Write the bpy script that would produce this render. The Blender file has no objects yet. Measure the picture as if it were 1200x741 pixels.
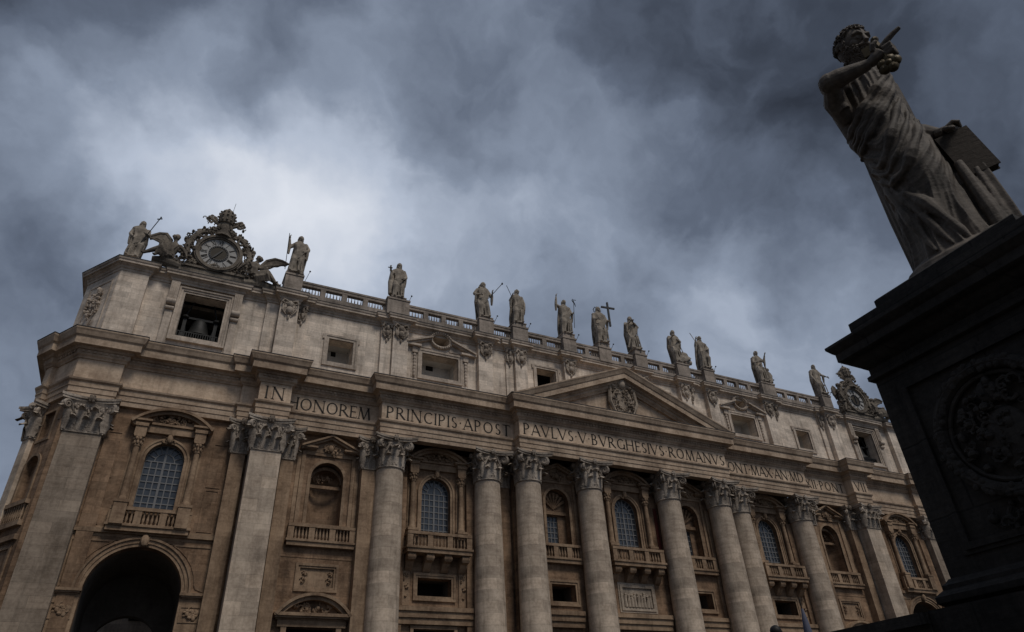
import bpy, bmesh, math, random
import numpy as np
from mathutils import Vector, Matrix
R = math.radians
PI = math.pi
rnd = random.Random(7)
scene = bpy.context.scene
COL = scene.collection

# ---------------------------------------------------------------- camera
cd = bpy.data.cameras.new('camera')
cam = bpy.data.objects.new('camera', cd)
COL.objects.link(cam)
ROT = ((0.89703297, -0.43968156, -0.04485502), (-0.20958607, -0.51254354, 0.8326901), (0.38910863, 0.73754949, 0.55191958))
right, up, fwd = (Vector(v) for v in ROT)
m = Matrix((right, up, -fwd)).transposed().to_4x4()
m.translation = Vector((-46.692, -64.068, 0.477))
cam.matrix_world = m
cd.sensor_width = 36.0
cd.lens = 798.52 / 1200 * 36.0
cd.clip_start = 0.1
cd.clip_end = 3000
scene.camera = cam

# ---------------------------------------------------------------- world: storm clouds over a physical sky
SUN_EL, SUN_AZ = 54.0, 168.0      # azimuth from +Y clockwise
world = bpy.data.worlds.new('World')
scene.world = world
world.use_nodes = True
nt = world.node_tree
nt.nodes.clear()
N = nt.nodes.new
L = nt.links.new
wout = N('ShaderNodeOutputWorld')
tc = N('ShaderNodeTexCoord')
def vmath(op, a, b=None, nt=nt):
    n = nt.nodes.new('ShaderNodeVectorMath'); n.operation = op
    for i, v in enumerate((a, b)):
        if v is None: continue
        if hasattr(v, 'links'): nt.links.new(v, n.inputs[i])
        elif op == 'SCALE' and i == 1: n.inputs['Scale'].default_value = v
        else: n.inputs[i].default_value = v
    return n
def fmath(op, a, b=None, c=None, nt=nt, clamp=False):
    n = nt.nodes.new('ShaderNodeMath'); n.operation = op; n.use_clamp = clamp
    for i, v in enumerate((a, b, c)):
        if v is None: continue
        if hasattr(v, 'links'): nt.links.new(v, n.inputs[i])
        else: n.inputs[i].default_value = v
    return n.outputs[0]
wn = N('ShaderNodeTexNoise'); wn.inputs['Scale'].default_value = 5.0; wn.inputs['Detail'].default_value = 6; wn.inputs['Roughness'].default_value = 0.55
L(tc.outputs['Generated'], wn.inputs['Vector'])
w0 = vmath('SUBTRACT', wn.outputs['Color'], (0.5, 0.5, 0.5))
w1 = vmath('SCALE', w0.outputs[0], 0.26)
wd = vmath('ADD', tc.outputs['Generated'], w1.outputs[0])
wdn = vmath('NORMALIZE', wd.outputs[0])
# (direction, sharpness, amount): banks of brighter and darker cloud, placed by direction in the sky
BLOBS = [
    ((0.035, 0.733, 0.680), 130, 0.28),
    ((0.110, 0.765, 0.634), 110, 0.26),
    ((0.160, 0.770, 0.615), 200, 0.16),
    ((-0.060, 0.770, 0.640), 110, 0.26),
    ((-0.140, 0.728, 0.670), 240, 0.24),
    ((-0.240, 0.725, 0.648), 110, 0.10),
    ((-0.085, 0.625, 0.776), 260, 0.24),
    ((-0.230, 0.675, 0.700), 300, 0.08),
    ((-0.030, 0.668, 0.743), 170, -0.22),
    ((-0.150, 0.655, 0.740), 150, -0.20),
    ((-0.275, 0.625, 0.730), 200, -0.12),
    ((0.100, 0.650, 0.755), 260, 0.14),
    ((0.111, 0.590, 0.800), 120, -0.03),
    ((0.240, 0.620, 0.745), 120, -0.13),
    ((0.360, 0.610, 0.705), 120, 0.09),
    ((0.300, 0.705, 0.640), 90, 0.14),
    ((0.474, 0.640, 0.610), 140, 0.08),
    ((0.500, 0.490, 0.715), 120, 0.09),
    ((0.640, 0.430, 0.635), 90, -0.10),
    ((0.180, 0.530, 0.830), 16, 0.10),
    ((0.610, 0.450, 0.655), 900, 0.12),
    ((0.680, 0.555, 0.480), 110, 0.22),
    ((0.600, 0.610, 0.520), 120, 0.10),
    ((-0.205, 0.810, 0.555), 120, -0.13),
    ((-0.185, 0.900, 0.400), 120, 0.14),
    ((0.45, 0.41, 0.79), 40, -0.10),
    ((0.72, 0.18, 0.66), 10, -0.23),
    ((0.80, 0.40, 0.45), 20, 0.10),
]
total = None
for d, k, a in BLOBS:
    dv = Vector(d).normalized()
    dt = vmath('DOT_PRODUCT', wdn.outputs[0], tuple(dv)).outputs['Value']
    e = fmath('MULTIPLY', fmath('SUBTRACT', dt, 1.0), float(k))
    g = fmath('MULTIPLY', fmath('EXPONENT', e), a)
    total = g if total is None else fmath('ADD', total, g)
cn = N('ShaderNodeTexNoise'); cn.inputs['Scale'].default_value = 4.5; cn.inputs['Detail'].default_value = 9; cn.inputs['Roughness'].default_value = 0.54; cn.inputs['Distortion'].default_value = 0.3
L(wd.outputs[0], cn.inputs['Vector'])
cf = fmath('MULTIPLY', fmath('SUBTRACT', cn.outputs['Fac'], 0.5), 0.36)
cn2 = N('ShaderNodeTexNoise'); cn2.inputs['Scale'].default_value = 9; cn2.inputs['Detail'].default_value = 6; cn2.inputs['Roughness'].default_value = 0.5
L(wdn.outputs[0], cn2.inputs['Vector'])
cf2 = fmath('MULTIPLY', fmath('SUBTRACT', cn2.outputs['Fac'], 0.5), 0.13)
cn3 = N('ShaderNodeTexNoise'); cn3.inputs['Scale'].default_value = 4.0; cn3.inputs['Detail'].default_value = 4; cn3.inputs['Roughness'].default_value = 0.48
L(wd.outputs[0], cn3.inputs['Vector'])
cf3 = fmath('MULTIPLY', fmath('SUBTRACT', 0.085, fmath('ABSOLUTE', fmath('SUBTRACT', cn3.outputs['Fac'], 0.5))), 0.55)
# the open sky towards the piazza is brighter, towards the west it is closed
sp = N('ShaderNodeSeparateXYZ'); L(tc.outputs['Generated'], sp.inputs[0])
back = fmath('MAXIMUM', fmath('MULTIPLY', sp.outputs['Y'], -0.12), 0.0)
leftd = fmath('MULTIPLY', fmath('MAXIMUM', fmath('MULTIPLY', sp.outputs['X'], -1.0), 0.0), fmath('MAXIMUM', fmath('SUBTRACT', 0.25, sp.outputs['Y']), 0.0))
val = fmath('ADD', fmath('ADD', fmath('ADD', fmath('ADD', total, cf), cf2), cf3), 0.330)
val = fmath('ADD', val, back)
val = fmath('SUBTRACT', val, fmath('MULTIPLY', leftd, 0.22), clamp=True)
cr = N('ShaderNodeValToRGB')
el = cr.color_ramp.elements
stops = [(0.0, (0.017, 0.020, 0.028)), (0.15, (0.053, 0.065, 0.091)), (0.30, (0.127, 0.155, 0.213)), (0.48, (0.268, 0.318, 0.412)), (0.70, (0.505, 0.570, 0.690)), (1.0, (0.81, 0.85, 0.93))]
el[0].position, el[0].color = stops[0][0], (*stops[0][1], 1)
el[1].position, el[1].color = stops[-1][0], (*stops[-1][1], 1)
for p, c in stops[1:-1]:
    x = el.new(p); x.color = (*c, 1)
L(val, cr.inputs['Fac'])
bgc = N('ShaderNodeBackground'); bgc.inputs['Strength'].default_value = 0.93
L(cr.outputs['Color'], bgc.inputs['Color'])
sky = N('ShaderNodeTexSky'); sky.sky_type = 'NISHITA'; sky.sun_disc = False
sky.sun_elevation = R(SUN_EL); sky.sun_rotation = R(SUN_AZ)
bgs = N('ShaderNodeBackground'); bgs.inputs['Strength'].default_value = 0.05
L(sky.outputs['Color'], bgs.inputs['Color'])
mixs = N('ShaderNodeMixShader'); mixs.inputs[0].default_value = 0.95
L(bgs.outputs[0], mixs.inputs[1]); L(bgc.outputs[0], mixs.inputs[2]); L(mixs.outputs[0], wout.inputs['Surface'])

sd = bpy.data.lights.new('sun', 'SUN'); sd.energy = 1.5; sd.angle = R(16); sd.color = (1.0, 0.93, 0.85)
sun = bpy.data.objects.new('sun', sd); COL.objects.link(sun)
sa = R(SUN_AZ)
sdir = Vector((math.sin(sa) * math.cos(R(SUN_EL)), math.cos(sa) * math.cos(R(SUN_EL)), math.sin(R(SUN_EL))))
sun.rotation_euler = sdir.to_track_quat('Z', 'Y').to_euler()

vs = scene.view_settings
vs.view_transform = 'Standard'; vs.look = 'None'; vs.gamma = 1.0; vs.exposure = 0.0
vs.use_curve_mapping = False

# ---------------------------------------------------------------- materials
def stone(name, ca, cb, block=(1.6, 0.62), joint=0.35, streak=0.35, rough=0.85, bump=0.25, grime=None, var=0.16, noise=1.0):
    mt = bpy.data.materials.new(name); mt.use_nodes = True
    t = mt.node_tree; nn = t.nodes.new; ln = t.links.new
    b = t.nodes['Principled BSDF']; b.inputs['Roughness'].default_value = rough
    b.inputs['Specular IOR Level'].default_value = 0.25
    co = nn('ShaderNodeTexCoord'); se = nn('ShaderNodeSeparateXYZ'); ln(co.outputs['Object'], se.inputs[0])
    def noise_tex(sc, det, vec, rg=0.6):
        x = nn('ShaderNodeTexNoise'); x.inputs['Scale'].default_value = sc; x.inputs['Detail'].default_value = det; x.inputs['Roughness'].default_value = rg
        ln(vec, x.inputs['Vector']); return x.outputs['Fac']
    obj = co.outputs['Object']
    n1 = noise_tex(0.45, 6, obj); n2 = noise_tex(4.5 * noise, 5, obj)
    mp = nn('ShaderNodeMapping'); mp.inputs['Scale'].default_value = (1.6, 1.6, 0.16); ln(obj, mp.inputs[0])
    n3 = noise_tex(1.0 * noise, 6, mp.outputs[0], 0.65)
    mp2 = nn('ShaderNodeMapping'); mp2.inputs['Scale'].default_value = (0.25, 0.25, 3.2); ln(obj, mp2.inputs[0])
    n4 = noise_tex(1.0 * noise, 5, mp2.outputs[0], 0.7)
    def fm(op, a, b_=None, clamp=False): return fmath(op, a, b_, nt=t, clamp=clamp)
    f = fm('ADD', fm('MULTIPLY', fm('SUBTRACT', n1, 0.5), 2.8), 0.5)
    f = fm('ADD', f, fm('MULTIPLY', fm('SUBTRACT', n2, 0.5), 1.3))
    f = fm('ADD', f, fm('MULTIPLY', fm('SUBTRACT', n4, 0.5), 1.0), clamp=True)
    mx = nn('ShaderNodeMix'); mx.data_type = 'RGBA'
    mx.inputs[6].default_value = (*ca, 1); mx.inputs[7].default_value = (*cb, 1); ln(f, mx.inputs[0])
    col = mx.outputs[2]
    # streaks of dirt running down
    sr = nn('ShaderNodeMapRange'); sr.inputs[1].default_value = 0.50; sr.inputs[2].default_value = 0.78; sr.inputs[3].default_value = 1.0; sr.inputs[4].default_value = 1.0 - streak
    ln(n3, sr.inputs[0])
    shade = sr.outputs[0]
    hgt = fm('ADD', fm('MULTIPLY', n2, 0.5), fm('MULTIPLY', n4, 0.5))
    if block:
        cx = nn('ShaderNodeCombineXYZ')
        ln(fm('ADD', se.outputs['X'], fm('MULTIPLY', se.outputs['Y'], 0.83)), cx.inputs[0]); ln(se.outputs['Z'], cx.inputs[1])
        br = nn('ShaderNodeTexBrick'); ln(cx.outputs[0], br.inputs['Vector'])
        br.inputs['Scale'].default_value = 1.0; br.inputs['Brick Width'].default_value = block[0]; br.inputs['Row Height'].default_value = block[1]
        br.inputs['Mortar Size'].default_value = 0.014; br.inputs['Mortar Smooth'].default_value = 0.4
        br.inputs['Color1'].default_value = (1 - var, 1 - var, 1 - var, 1); br.inputs['Color2'].default_value = (1 + var, 1 + var * 0.9, 1 + var * 0.8, 1)
        br.inputs['Mortar'].default_value = (1 - joint, 1 - joint, 1 - joint, 1)
        mm = nn('ShaderNodeMix'); mm.data_type = 'RGBA'; mm.blend_type = 'MULTIPLY'; mm.inputs[0].default_value = 1.0
        ln(col, mm.inputs[6]); ln(br.outputs['Color'], mm.inputs[7]); col = mm.outputs[2]
        hgt = fm('SUBTRACT', hgt, fm('MULTIPLY', br.outputs['Fac'], 0.9))
    ms = nn('ShaderNodeVectorMath'); ms.operation = 'SCALE'; ln(col, ms.inputs[0]); ln(shade, ms.inputs['Scale'])
    ln(ms.outputs[0], b.inputs['Base Color'])
    bp = nn('ShaderNodeBump'); bp.inputs['Strength'].default_value = bump; bp.inputs['Distance'].default_value = 0.08
    ln(hgt, bp.inputs['Height']); ln(bp.outputs[0], b.inputs['Normal'])
    return mt
def plain(name, c, rough=0.6, metal=0.0, spec=0.4, nz=0.25, sc=3.0):
    mt = bpy.data.materials.new(name); mt.use_nodes = True
    t = mt.node_tree; b = t.nodes['Principled BSDF']
    b.inputs['Roughness'].default_value = rough; b.inputs['Metallic'].default_value = metal; b.inputs['Specular IOR Level'].default_value = spec
    co = t.nodes.new('ShaderNodeTexCoord'); x = t.nodes.new('ShaderNodeTexNoise'); x.inputs['Scale'].default_value = sc; x.inputs['Detail'].default_value = 5
    t.links.new(co.outputs['Object'], x.inputs['Vector'])
    mx = t.nodes.new('ShaderNodeMix'); mx.data_type = 'RGBA'
    mx.inputs[6].default_value = (*[k * (1 - nz) for k in c], 1); mx.inputs[7].default_value = (*[min(1, k * (1 + nz)) for k in c], 1)
    t.links.new(x.outputs['Fac'], mx.inputs[0]); t.links.new(mx.outputs[2], b.inputs['Base Color'])
    return mt
M = {}
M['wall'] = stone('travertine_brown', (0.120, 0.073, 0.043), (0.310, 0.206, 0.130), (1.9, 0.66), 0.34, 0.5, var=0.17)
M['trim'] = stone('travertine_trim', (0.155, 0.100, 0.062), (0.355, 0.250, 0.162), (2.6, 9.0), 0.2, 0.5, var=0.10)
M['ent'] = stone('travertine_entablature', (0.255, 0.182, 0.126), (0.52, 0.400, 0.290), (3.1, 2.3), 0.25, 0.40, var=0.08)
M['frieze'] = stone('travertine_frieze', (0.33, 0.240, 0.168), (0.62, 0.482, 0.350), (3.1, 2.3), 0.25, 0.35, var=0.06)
M['column'] = stone('travertine_column', (0.315, 0.248, 0.186), (0.60, 0.492, 0.380), (2.3, 1.05), 0.36, 0.42, var=0.17)
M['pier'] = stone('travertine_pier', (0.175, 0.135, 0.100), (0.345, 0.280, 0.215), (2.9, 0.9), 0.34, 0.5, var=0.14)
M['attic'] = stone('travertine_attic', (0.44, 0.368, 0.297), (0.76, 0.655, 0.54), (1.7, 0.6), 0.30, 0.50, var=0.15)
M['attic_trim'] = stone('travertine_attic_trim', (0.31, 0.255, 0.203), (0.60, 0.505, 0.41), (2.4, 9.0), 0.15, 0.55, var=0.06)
M['capital'] = stone('travertine_capital', (0.14, 0.110, 0.084), (0.50, 0.425, 0.345), None, 0, 0.5, bump=0.5, noise=2.0)
M['statue'] = stone('weathered_statue_stone', (0.10, 0.082, 0.064), (0.56, 0.485, 0.390), None, 0, 0.7, bump=0.4, noise=2.0)
M['orn'] = stone('weathered_ornament_stone', (0.055, 0.045, 0.036), (0.27, 0.228, 0.178), None, 0, 0.6, bump=0.4, noise=2.0)
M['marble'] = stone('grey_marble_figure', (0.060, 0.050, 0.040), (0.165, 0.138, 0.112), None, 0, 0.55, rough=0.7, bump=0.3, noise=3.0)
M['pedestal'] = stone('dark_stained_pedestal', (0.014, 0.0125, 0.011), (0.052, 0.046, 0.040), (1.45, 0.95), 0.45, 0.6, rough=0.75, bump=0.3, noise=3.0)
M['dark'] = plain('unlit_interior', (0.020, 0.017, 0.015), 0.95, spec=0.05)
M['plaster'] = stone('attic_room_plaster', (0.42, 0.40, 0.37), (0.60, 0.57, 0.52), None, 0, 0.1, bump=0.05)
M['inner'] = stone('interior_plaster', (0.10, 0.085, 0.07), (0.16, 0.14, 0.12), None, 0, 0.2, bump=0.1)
M['glass'] = plain('leaded_window_glass', (0.038, 0.044, 0.052), 0.18, spec=0.6, nz=0.85, sc=2.2)
M['lattice'] = plain('window_lattice_paint', (0.15, 0.15, 0.15), 0.6, nz=0.2)
M['letter'] = plain('dark_inlaid_lettering', (0.022, 0.018, 0.014), 0.6, spec=0.2)
M['bronze'] = plain('aged_bronze', (0.012, 0.012, 0.011), 0.6, metal=0.2, nz=0.5)
M['iron'] = plain('black_iron', (0.018, 0.018, 0.019), 0.5, metal=0.3)
M['gilt'] = plain('tarnished_gilt_bronze', (0.060, 0.042, 0.016), 0.55, metal=0.5, nz=0.7, sc=6)
M['dial'] = stone('clock_dial_stone', (0.30, 0.29, 0.27), (0.42, 0.41, 0.39), None, 0, 0.2, bump=0.1)
M['gold'] = plain('clock_centre_mosaic', (0.030, 0.022, 0.011), 0.7, metal=0.0, nz=0.9, sc=5)
M['lead'] = plain('weathered_lead', (0.055, 0.052, 0.050), 0.7, nz=0.4, sc=2)
M['parapet'] = stone('dark_parapet_stone', (0.17, 0.142, 0.116), (0.36, 0.305, 0.255), (2.4, 9.0), 0.15, 0.5)  # darker than attic_trim; for parapet rails, balusters and statue pedestals
M['tome'] = stone('shaded_book_stone', (0.028, 0.022, 0.017), (0.060, 0.048, 0.037), None, 0, 0.4, noise=3.0)  # same stone as the figure, with the underside shade put into its colour
M['red'] = plain('dark_red_drape', (0.10, 0.020, 0.014), 0.8)
M['cobble'] = stone('dark_cobbles', (0.035, 0.035, 0.037), (0.07, 0.068, 0.066), (0.14, 0.12), 0.5, 0.2)
M['relief'] = stone('pale_relief_marble', (0.20, 0.158, 0.120), (0.50, 0.415, 0.32), None, 0, 0.4, bump=0.4, noise=2.5)
M['cloth'] = plain('dark_cloth', (0.012, 0.012, 0.014), 0.9)
M['hair'] = plain('black_hair', (0.008, 0.007, 0.006), 0.6)
M['umbrella'] = plain('blue_grey_umbrella_cloth', (0.10, 0.11, 0.16), 0.7)
M['bird'] = plain('bird_feathers', (0.02, 0.02, 0.02), 0.8)

# ---------------------------------------------------------------- mesh helpers
class MB:
    def __init__(s): s.v = []; s.f = []; s.sm = []
    def add(s, vs_, fs, smooth=False, mat=None):
        o = len(s.v)
        if mat is not None: vs_ = [mat @ Vector(p) for p in vs_]
        s.v += [tuple(p) for p in vs_]
        s.f += [tuple(i + o for i in f) for f in fs]
        s.sm += [smooth] * len(fs)
    def box(s, x0, x1, y0, y1, z0, z1, mat=None):
        p = [(x, y, z) for x in (x0, x1) for y in (y0, y1) for z in (z0, z1)]
        s.add(p, [(0, 1, 3, 2), (4, 6, 7, 5), (0, 4, 5, 1), (2, 3, 7, 6), (0, 2, 6, 4), (1, 5, 7, 3)], mat=mat)
    def prism(s, pts, y0, y1, mat=None, smooth=False):          # polygon in XZ, extruded along Y
        n = len(pts)
        s.add([(x, y0, z) for x, z in pts] + [(x, y1, z) for x, z in pts],
              [tuple(range(n)), tuple(range(2 * n - 1, n - 1, -1))] + [(i, (i + 1) % n, n + (i + 1) % n, n + i) for i in range(n)], smooth, mat)
    def zprism(s, pts, z0, z1, mat=None):
        n = len(pts)
        s.add([(x, y, z0) for x, y in pts] + [(x, y, z1) for x, y in pts],
              [tuple(range(n - 1, -1, -1)), tuple(range(n, 2 * n))] + [(i, (i + 1) % n, n + (i + 1) % n, n + i) for i in range(n)], mat=mat)
    def loft(s, rings, smooth=True, cap=True, mat=None, closed=True):
        n = len(rings[0]); k = len(rings)
        vs_ = [p for r in rings for p in r]; fs = []
        for j in range(k - 1):
            for i in range(n if closed else n - 1):
                a, b = j * n + i, j * n + (i + 1) % n
                fs.append((a, b, b + n, a + n))
        if cap and closed:
            fs.append(tuple(range(n - 1, -1, -1))); fs.append(tuple(range((k - 1) * n, k * n)))
        s.add(vs_, fs, smooth, mat)
    def lathe(s, prof, cx=0, cy=0, n=24, smooth=True, mat=None):
        s.loft([[(cx + r * math.cos(2 * PI * i / n), cy + r * math.sin(2 * PI * i / n), z) for i in range(n)] for r, z in prof], smooth, mat=mat)
    def tube(s, pts, rad, n=8, mat=None, flat=1.0):
        pts = [Vector(p) for p in pts]; k = len(pts)
        if not hasattr(rad, '__len__'): rad = [rad] * k
        rings = []; prev = None
        for i, p in enumerate(pts):
            t = (pts[min(i + 1, k - 1)] - pts[max(i - 1, 0)]).normalized()
            if prev is None:
                a = t.orthogonal().normalized()
            else:
                a = prev - t * prev.dot(t)
                a = a.normalized() if a.length > 1e-5 else t.orthogonal().normalized()
            b = t.cross(a); prev = a
            rings.append([p + (a * math.cos(2 * PI * j / n) + b * math.sin(2 * PI * j / n) * flat) * rad[i] for j in range(n)])
        s.loft(rings, True, mat=mat)
    def ball(s, c, r, n=12, mat=None):
        if not hasattr(r, '__len__'): r = (r, r, r)
        rings = []
        k = max(5, n // 2)
        for j in range(k + 1):
            ph = PI * j / k; sr = max(math.sin(ph), 0.03); cz = -math.cos(ph)
            rings.append([(c[0] + r[0] * sr * math.cos(2 * PI * i / n), c[1] + r[1] * sr * math.sin(2 * PI * i / n), c[2] + r[2] * cz) for i in range(n)])
        s.loft(rings, True, mat=mat)
    def sweep(s, path, prof, cap=True):
        # path: plan polyline (x, y), outward = right-hand side of travel direction mirrored below; prof: (offset outward, z)
        n = len(path); offs = []
        for i in range(n):
            ds = []
            if i > 0: ds.append((Vector(path[i]) - Vector(path[i - 1])).normalized())
            if i < n - 1: ds.append((Vector(path[i + 1]) - Vector(path[i])).normalized())
            ns = [Vector((d.y, -d.x)) for d in ds]
            if len(ns) == 1: o = ns[0]
            else:
                o = ns[0] + ns[1]
                o = o / max(o.length_squared / 2, 0.2) if o.length > 1e-6 else ns[0]
            offs.append(o)
        rings = [[(path[i][0] + offs[i].x * f, path[i][1] + offs[i].y * f, z) for f, z in prof] for i in range(n)]
        s.loft(rings, False, cap)
    def build(s, name, mat, parent=None, loc=None, recalc=True, mirror=None, angle=35):
        me = bpy.data.meshes.new(name)
        v = s.v
        me.from_pydata(v, [], s.f)
        me.materials.append(M[mat])
        me.polygons.foreach_set('use_smooth', s.sm)
        if recalc:
            bm = bmesh.new(); bm.from_mesh(me); bmesh.ops.recalc_face_normals(bm, faces=bm.faces); bm.to_mesh(me); bm.free()
        if any(s.sm): me.set_sharp_from_angle(angle=R(angle))
        me.update()
        o = bpy.data.objects.new(name, me); COL.objects.link(o)
        if parent is not None: o.parent = parent
        if loc: o.location = loc
        return o
def tag(o, label=None, cat=None, group=None, kind=None):
    if label: o['label'] = label
    if cat: o['category'] = cat
    if group: o['group'] = group
    if kind: o['kind'] = kind
    return o
def empty(name, loc=(0, 0, 0), rz=0, **k):
    o = bpy.data.objects.new(name, None); COL.objects.link(o); o.location = loc; o.rotation_euler = (0, 0, rz)
    o.empty_display_size = 0.5
    return tag(o, **k)
def arc(cx, cz, rx, rz, a0, a1, n):
    return [(cx + rx * math.cos(R(a0 + (a1 - a0) * i / n)), cz + rz * math.sin(R(a0 + (a1 - a0) * i / n))) for i in range(n + 1)]
def arch_poly(cx, hw, z0, ztop, n=16):
    zs = ztop - hw
    return [(cx - hw, z0), (cx + hw, z0)] + arc(cx, zs, hw, hw, 0, 180, n)
def rect_poly(x0, x1, z0, z1): return [(x0, z0), (x1, z0), (x1, z1), (x0, z1)]

def remeshed(mb, voxel, name, mat, parent=None, smooth_it=0, disp=None):
    me = bpy.data.meshes.new(name + '_src'); me.from_pydata(mb.v, [], mb.f)
    bm = bmesh.new(); bm.from_mesh(me); bmesh.ops.recalc_face_normals(bm, faces=bm.faces); bm.to_mesh(me); bm.free()
    o = bpy.data.objects.new(name + '_src', me); COL.objects.link(o)
    md = o.modifiers.new('r', 'REMESH'); md.mode = 'VOXEL'; md.voxel_size = voxel; md.use_smooth_shade = True
    if smooth_it:
        sm_ = o.modifiers.new('s', 'SMOOTH'); sm_.iterations = smooth_it; sm_.factor = 0.5
    dg = bpy.context.evaluated_depsgraph_get(); dg.update()
    nm = bpy.data.meshes.new_from_object(o.evaluated_get(dg))
    bpy.data.objects.remove(o); bpy.data.meshes.remove(me)
    nm.name = name; nm.materials.clear(); nm.materials.append(M[mat])
    nm.polygons.foreach_set('use_smooth', [True] * len(nm.polygons))
    r = bpy.data.objects.new(name, nm); COL.objects.link(r)
    if parent is not None: r.parent = parent
    return r

# wall sheet with openings: outer polygon and holes in XZ at depth y, reveals going back, mapped by mat
def wall_panel(mb, outer, holes, y, reveal=0.6, mat=None):
    bm = bmesh.new()
    def loop(pts):
        vs_ = [bm.verts.new((x, y, z)) for x, z in pts]
        for i in range(len(vs_)): bm.edges.new((vs_[i], vs_[(i + 1) % len(vs_)]))
    loop(outer)
    for h in holes: loop(h)
    bmesh.ops.triangle_fill(bm, use_beauty=True, edges=bm.edges[:])
    bm.verts.index_update()
    mb.add([v.co.copy() for v in bm.verts], [tuple(v.index for v in f.verts) for f in bm.faces], False, mat)
    bm.free()
    for h in holes:
        n = len(h)
        mb.add([(x, y, z) for x, z in h] + [(x, y + reveal, z) for x, z in h], [(i, (i + 1) % n, n + (i + 1) % n, n + i) for i in range(n)], False, mat)
def frame_strip(mb, poly_in, poly_out, y0, y1, closed=True, mat=None):
    # a flat architrave between two matching outlines, front at y0, back at y1
    n = len(poly_in)
    vs_ = [(x, y0, z) for x, z in poly_in] + [(x, y0, z) for x, z in poly_out] + [(x, y1, z) for x, z in poly_in] + [(x, y1, z) for x, z in poly_out]
    fs = []
    rg = range(n) if closed else range(n - 1)
    for i in rg:
        j = (i + 1) % n
        fs += [(i, j, n + j, n + i), (i, 2 * n + i, 2 * n + j, j), (n + i, n + j, 3 * n + j, 3 * n + i), (2 * n + i, 3 * n + i, 3 * n + j, 2 * n + j)]
    if not closed:
        fs += [(0, n, 3 * n, 2 * n), (n - 1, 3 * n - 1, 4 * n - 1, 2 * n - 1)]
    mb.add(vs_, fs, False, mat)
def rect_frame(mb, x0, x1, z0, z1, w, y0, y1, mat=None):
    frame_strip(mb, rect_poly(x0, x1, z0, z1), rect_poly(x0 - w, x1 + w, z0 - w, z1 + w), y0, y1, mat=mat)
def blobs(mb, cx, y, cz, w, h, n, seed, r0=0.1, r1=0.3, depth=0.35, shape='oval', mat=None, curls=True):
    # carved ornament: leaves, curls and bosses in relief
    rr = random.Random(seed)
    for i in range(n):
        while True:
            a, b = rr.uniform(-1, 1), rr.uniform(-1, 1)
            if shape == 'rect' or a * a + b * b < 1: break
        r = rr.uniform(r0, r1)
        px, pz = cx + a * w / 2, cz + b * h / 2
        if curls and i % 2:
            t0 = rr.uniform(0, 6.28); sg = rr.choice((-1, 1)); pts = []
            for j in range(7):
                q = j / 6; rad = r * 1.5 * (1 - 0.75 * q)
                pts.append((px + rad * math.cos(t0 + sg * q * 5), y - depth * (0.3 + 0.4 * q), pz + rad * math.sin(t0 + sg * q * 5)))
            mb.tube(pts, [r * 0.42 * (1 - 0.5 * j / 6) for j in range(7)], 6, mat=mat)
        else:
            mb.ball((px, y - depth * rr.uniform(0.1, 0.5), pz), (r * rr.uniform(0.6, 1.2), depth * 0.6, r * rr.uniform(0.6, 1.2)), 8, mat=mat)

# ---------------------------------------------------------------- roman inscriptional capitals
TK, TN = 0.120, 0.065
GL = {
 'I': (0.20, [('l', .10, 0, .10, 1, TK)]),
 'N': (0.92, [('l', .12, 0, .12, 1, TN), ('l', .10, 1, .80, 0, TK), ('l', .80, 0, .80, 1, TN)]),
 'H': (0.90, [('l', .12, 0, .12, 1, TK), ('l', .78, 0, .78, 1, TK), ('b', .12, .53, .78, .53, TN)]),
 'O': (0.96, [('a', .48, .5, .42, .48, 0, 360)]),
 'R': (0.78, [('l', .12, 0, .12, 1, TK), ('b', .12, .97, .34, .97, TN), ('b', .12, .50, .34, .50, TN), ('a', .33, .735, .25, .235, -90, 90), ('d', .32, .50, .74, .02, TK)]),
 'E': (0.60, [('l', .12, 0, .12, 1, TK), ('b', .12, .97, .55, .97, TN), ('b', .12, .52, .50, .52, TN), ('b', .12, .03, .57, .03, TN)]),
 'M': (1.05, [('d', .10, 0, .20, 1, TN), ('d', .20, 1, .50, 0, TK), ('d', .50, 0, .82, 1, TN), ('d', .82, 1, .93, 0, TK)]),
 'P': (0.66, [('l', .12, 0, .12, 1, TK), ('b', .12, .97, .34, .97, TN), ('b', .12, .46, .34, .46, TN), ('a', .33, .715, .26, .255, -90, 90)]),
 'C': (0.82, [('a', .48, .5, .42, .48, 48, 312)]),
 'S': (0.58, [('a', .29, .74, .21, .24, 35, 265), ('a', .29, .26, .24, .24, -145, 90)]),
 'A': (0.84, [('d', .04, 0, .42, 1, TN), ('d', .42, 1, .80, 0, TK), ('b', .18, .33, .66, .33, TN)]),
 'T': (0.74, [('l', .37, 0, .37, 1, TK), ('b', .04, .97, .70, .97, TN)]),
 'V': (0.84, [('d', .04, 1, .42, 0, TK), ('d', .42, 0, .80, 1, TN)]),
 'L': (0.58, [('l', .12, 0, .12, 1, TK), ('b', .12, .03, .56, .03, TN)]),
 'B': (0.68, [('l', .12, 0, .12, 1, TK), ('b', .12, .97, .32, .97, TN), ('b', .12, .53, .34, .53, TN), ('b', .12, .03, .34, .03, TN), ('a', .32, .75, .21, .22, -90, 90), ('a', .34, .28, .26, .25, -90, 90)]),
 'G': (0.86, [('a', .48, .5, .42, .48, 48, 318), ('l', .80, .05, .80, .45, TK)]),
 'X': (0.84, [('d', .06, 1, .76, 0, TK), ('d', .76, 1, .06, 0, TN)]),
 'D': (0.88, [('l', .12, 0, .12, 1, TK), ('b', .12, .97, .38, .97, TN), ('b', .12, .03, .38, .03, TN), ('a', .38, .5, .42, .47, -90, 90)]),
 '.': (0.26, [('dot', .13, .5)]),
}
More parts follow.
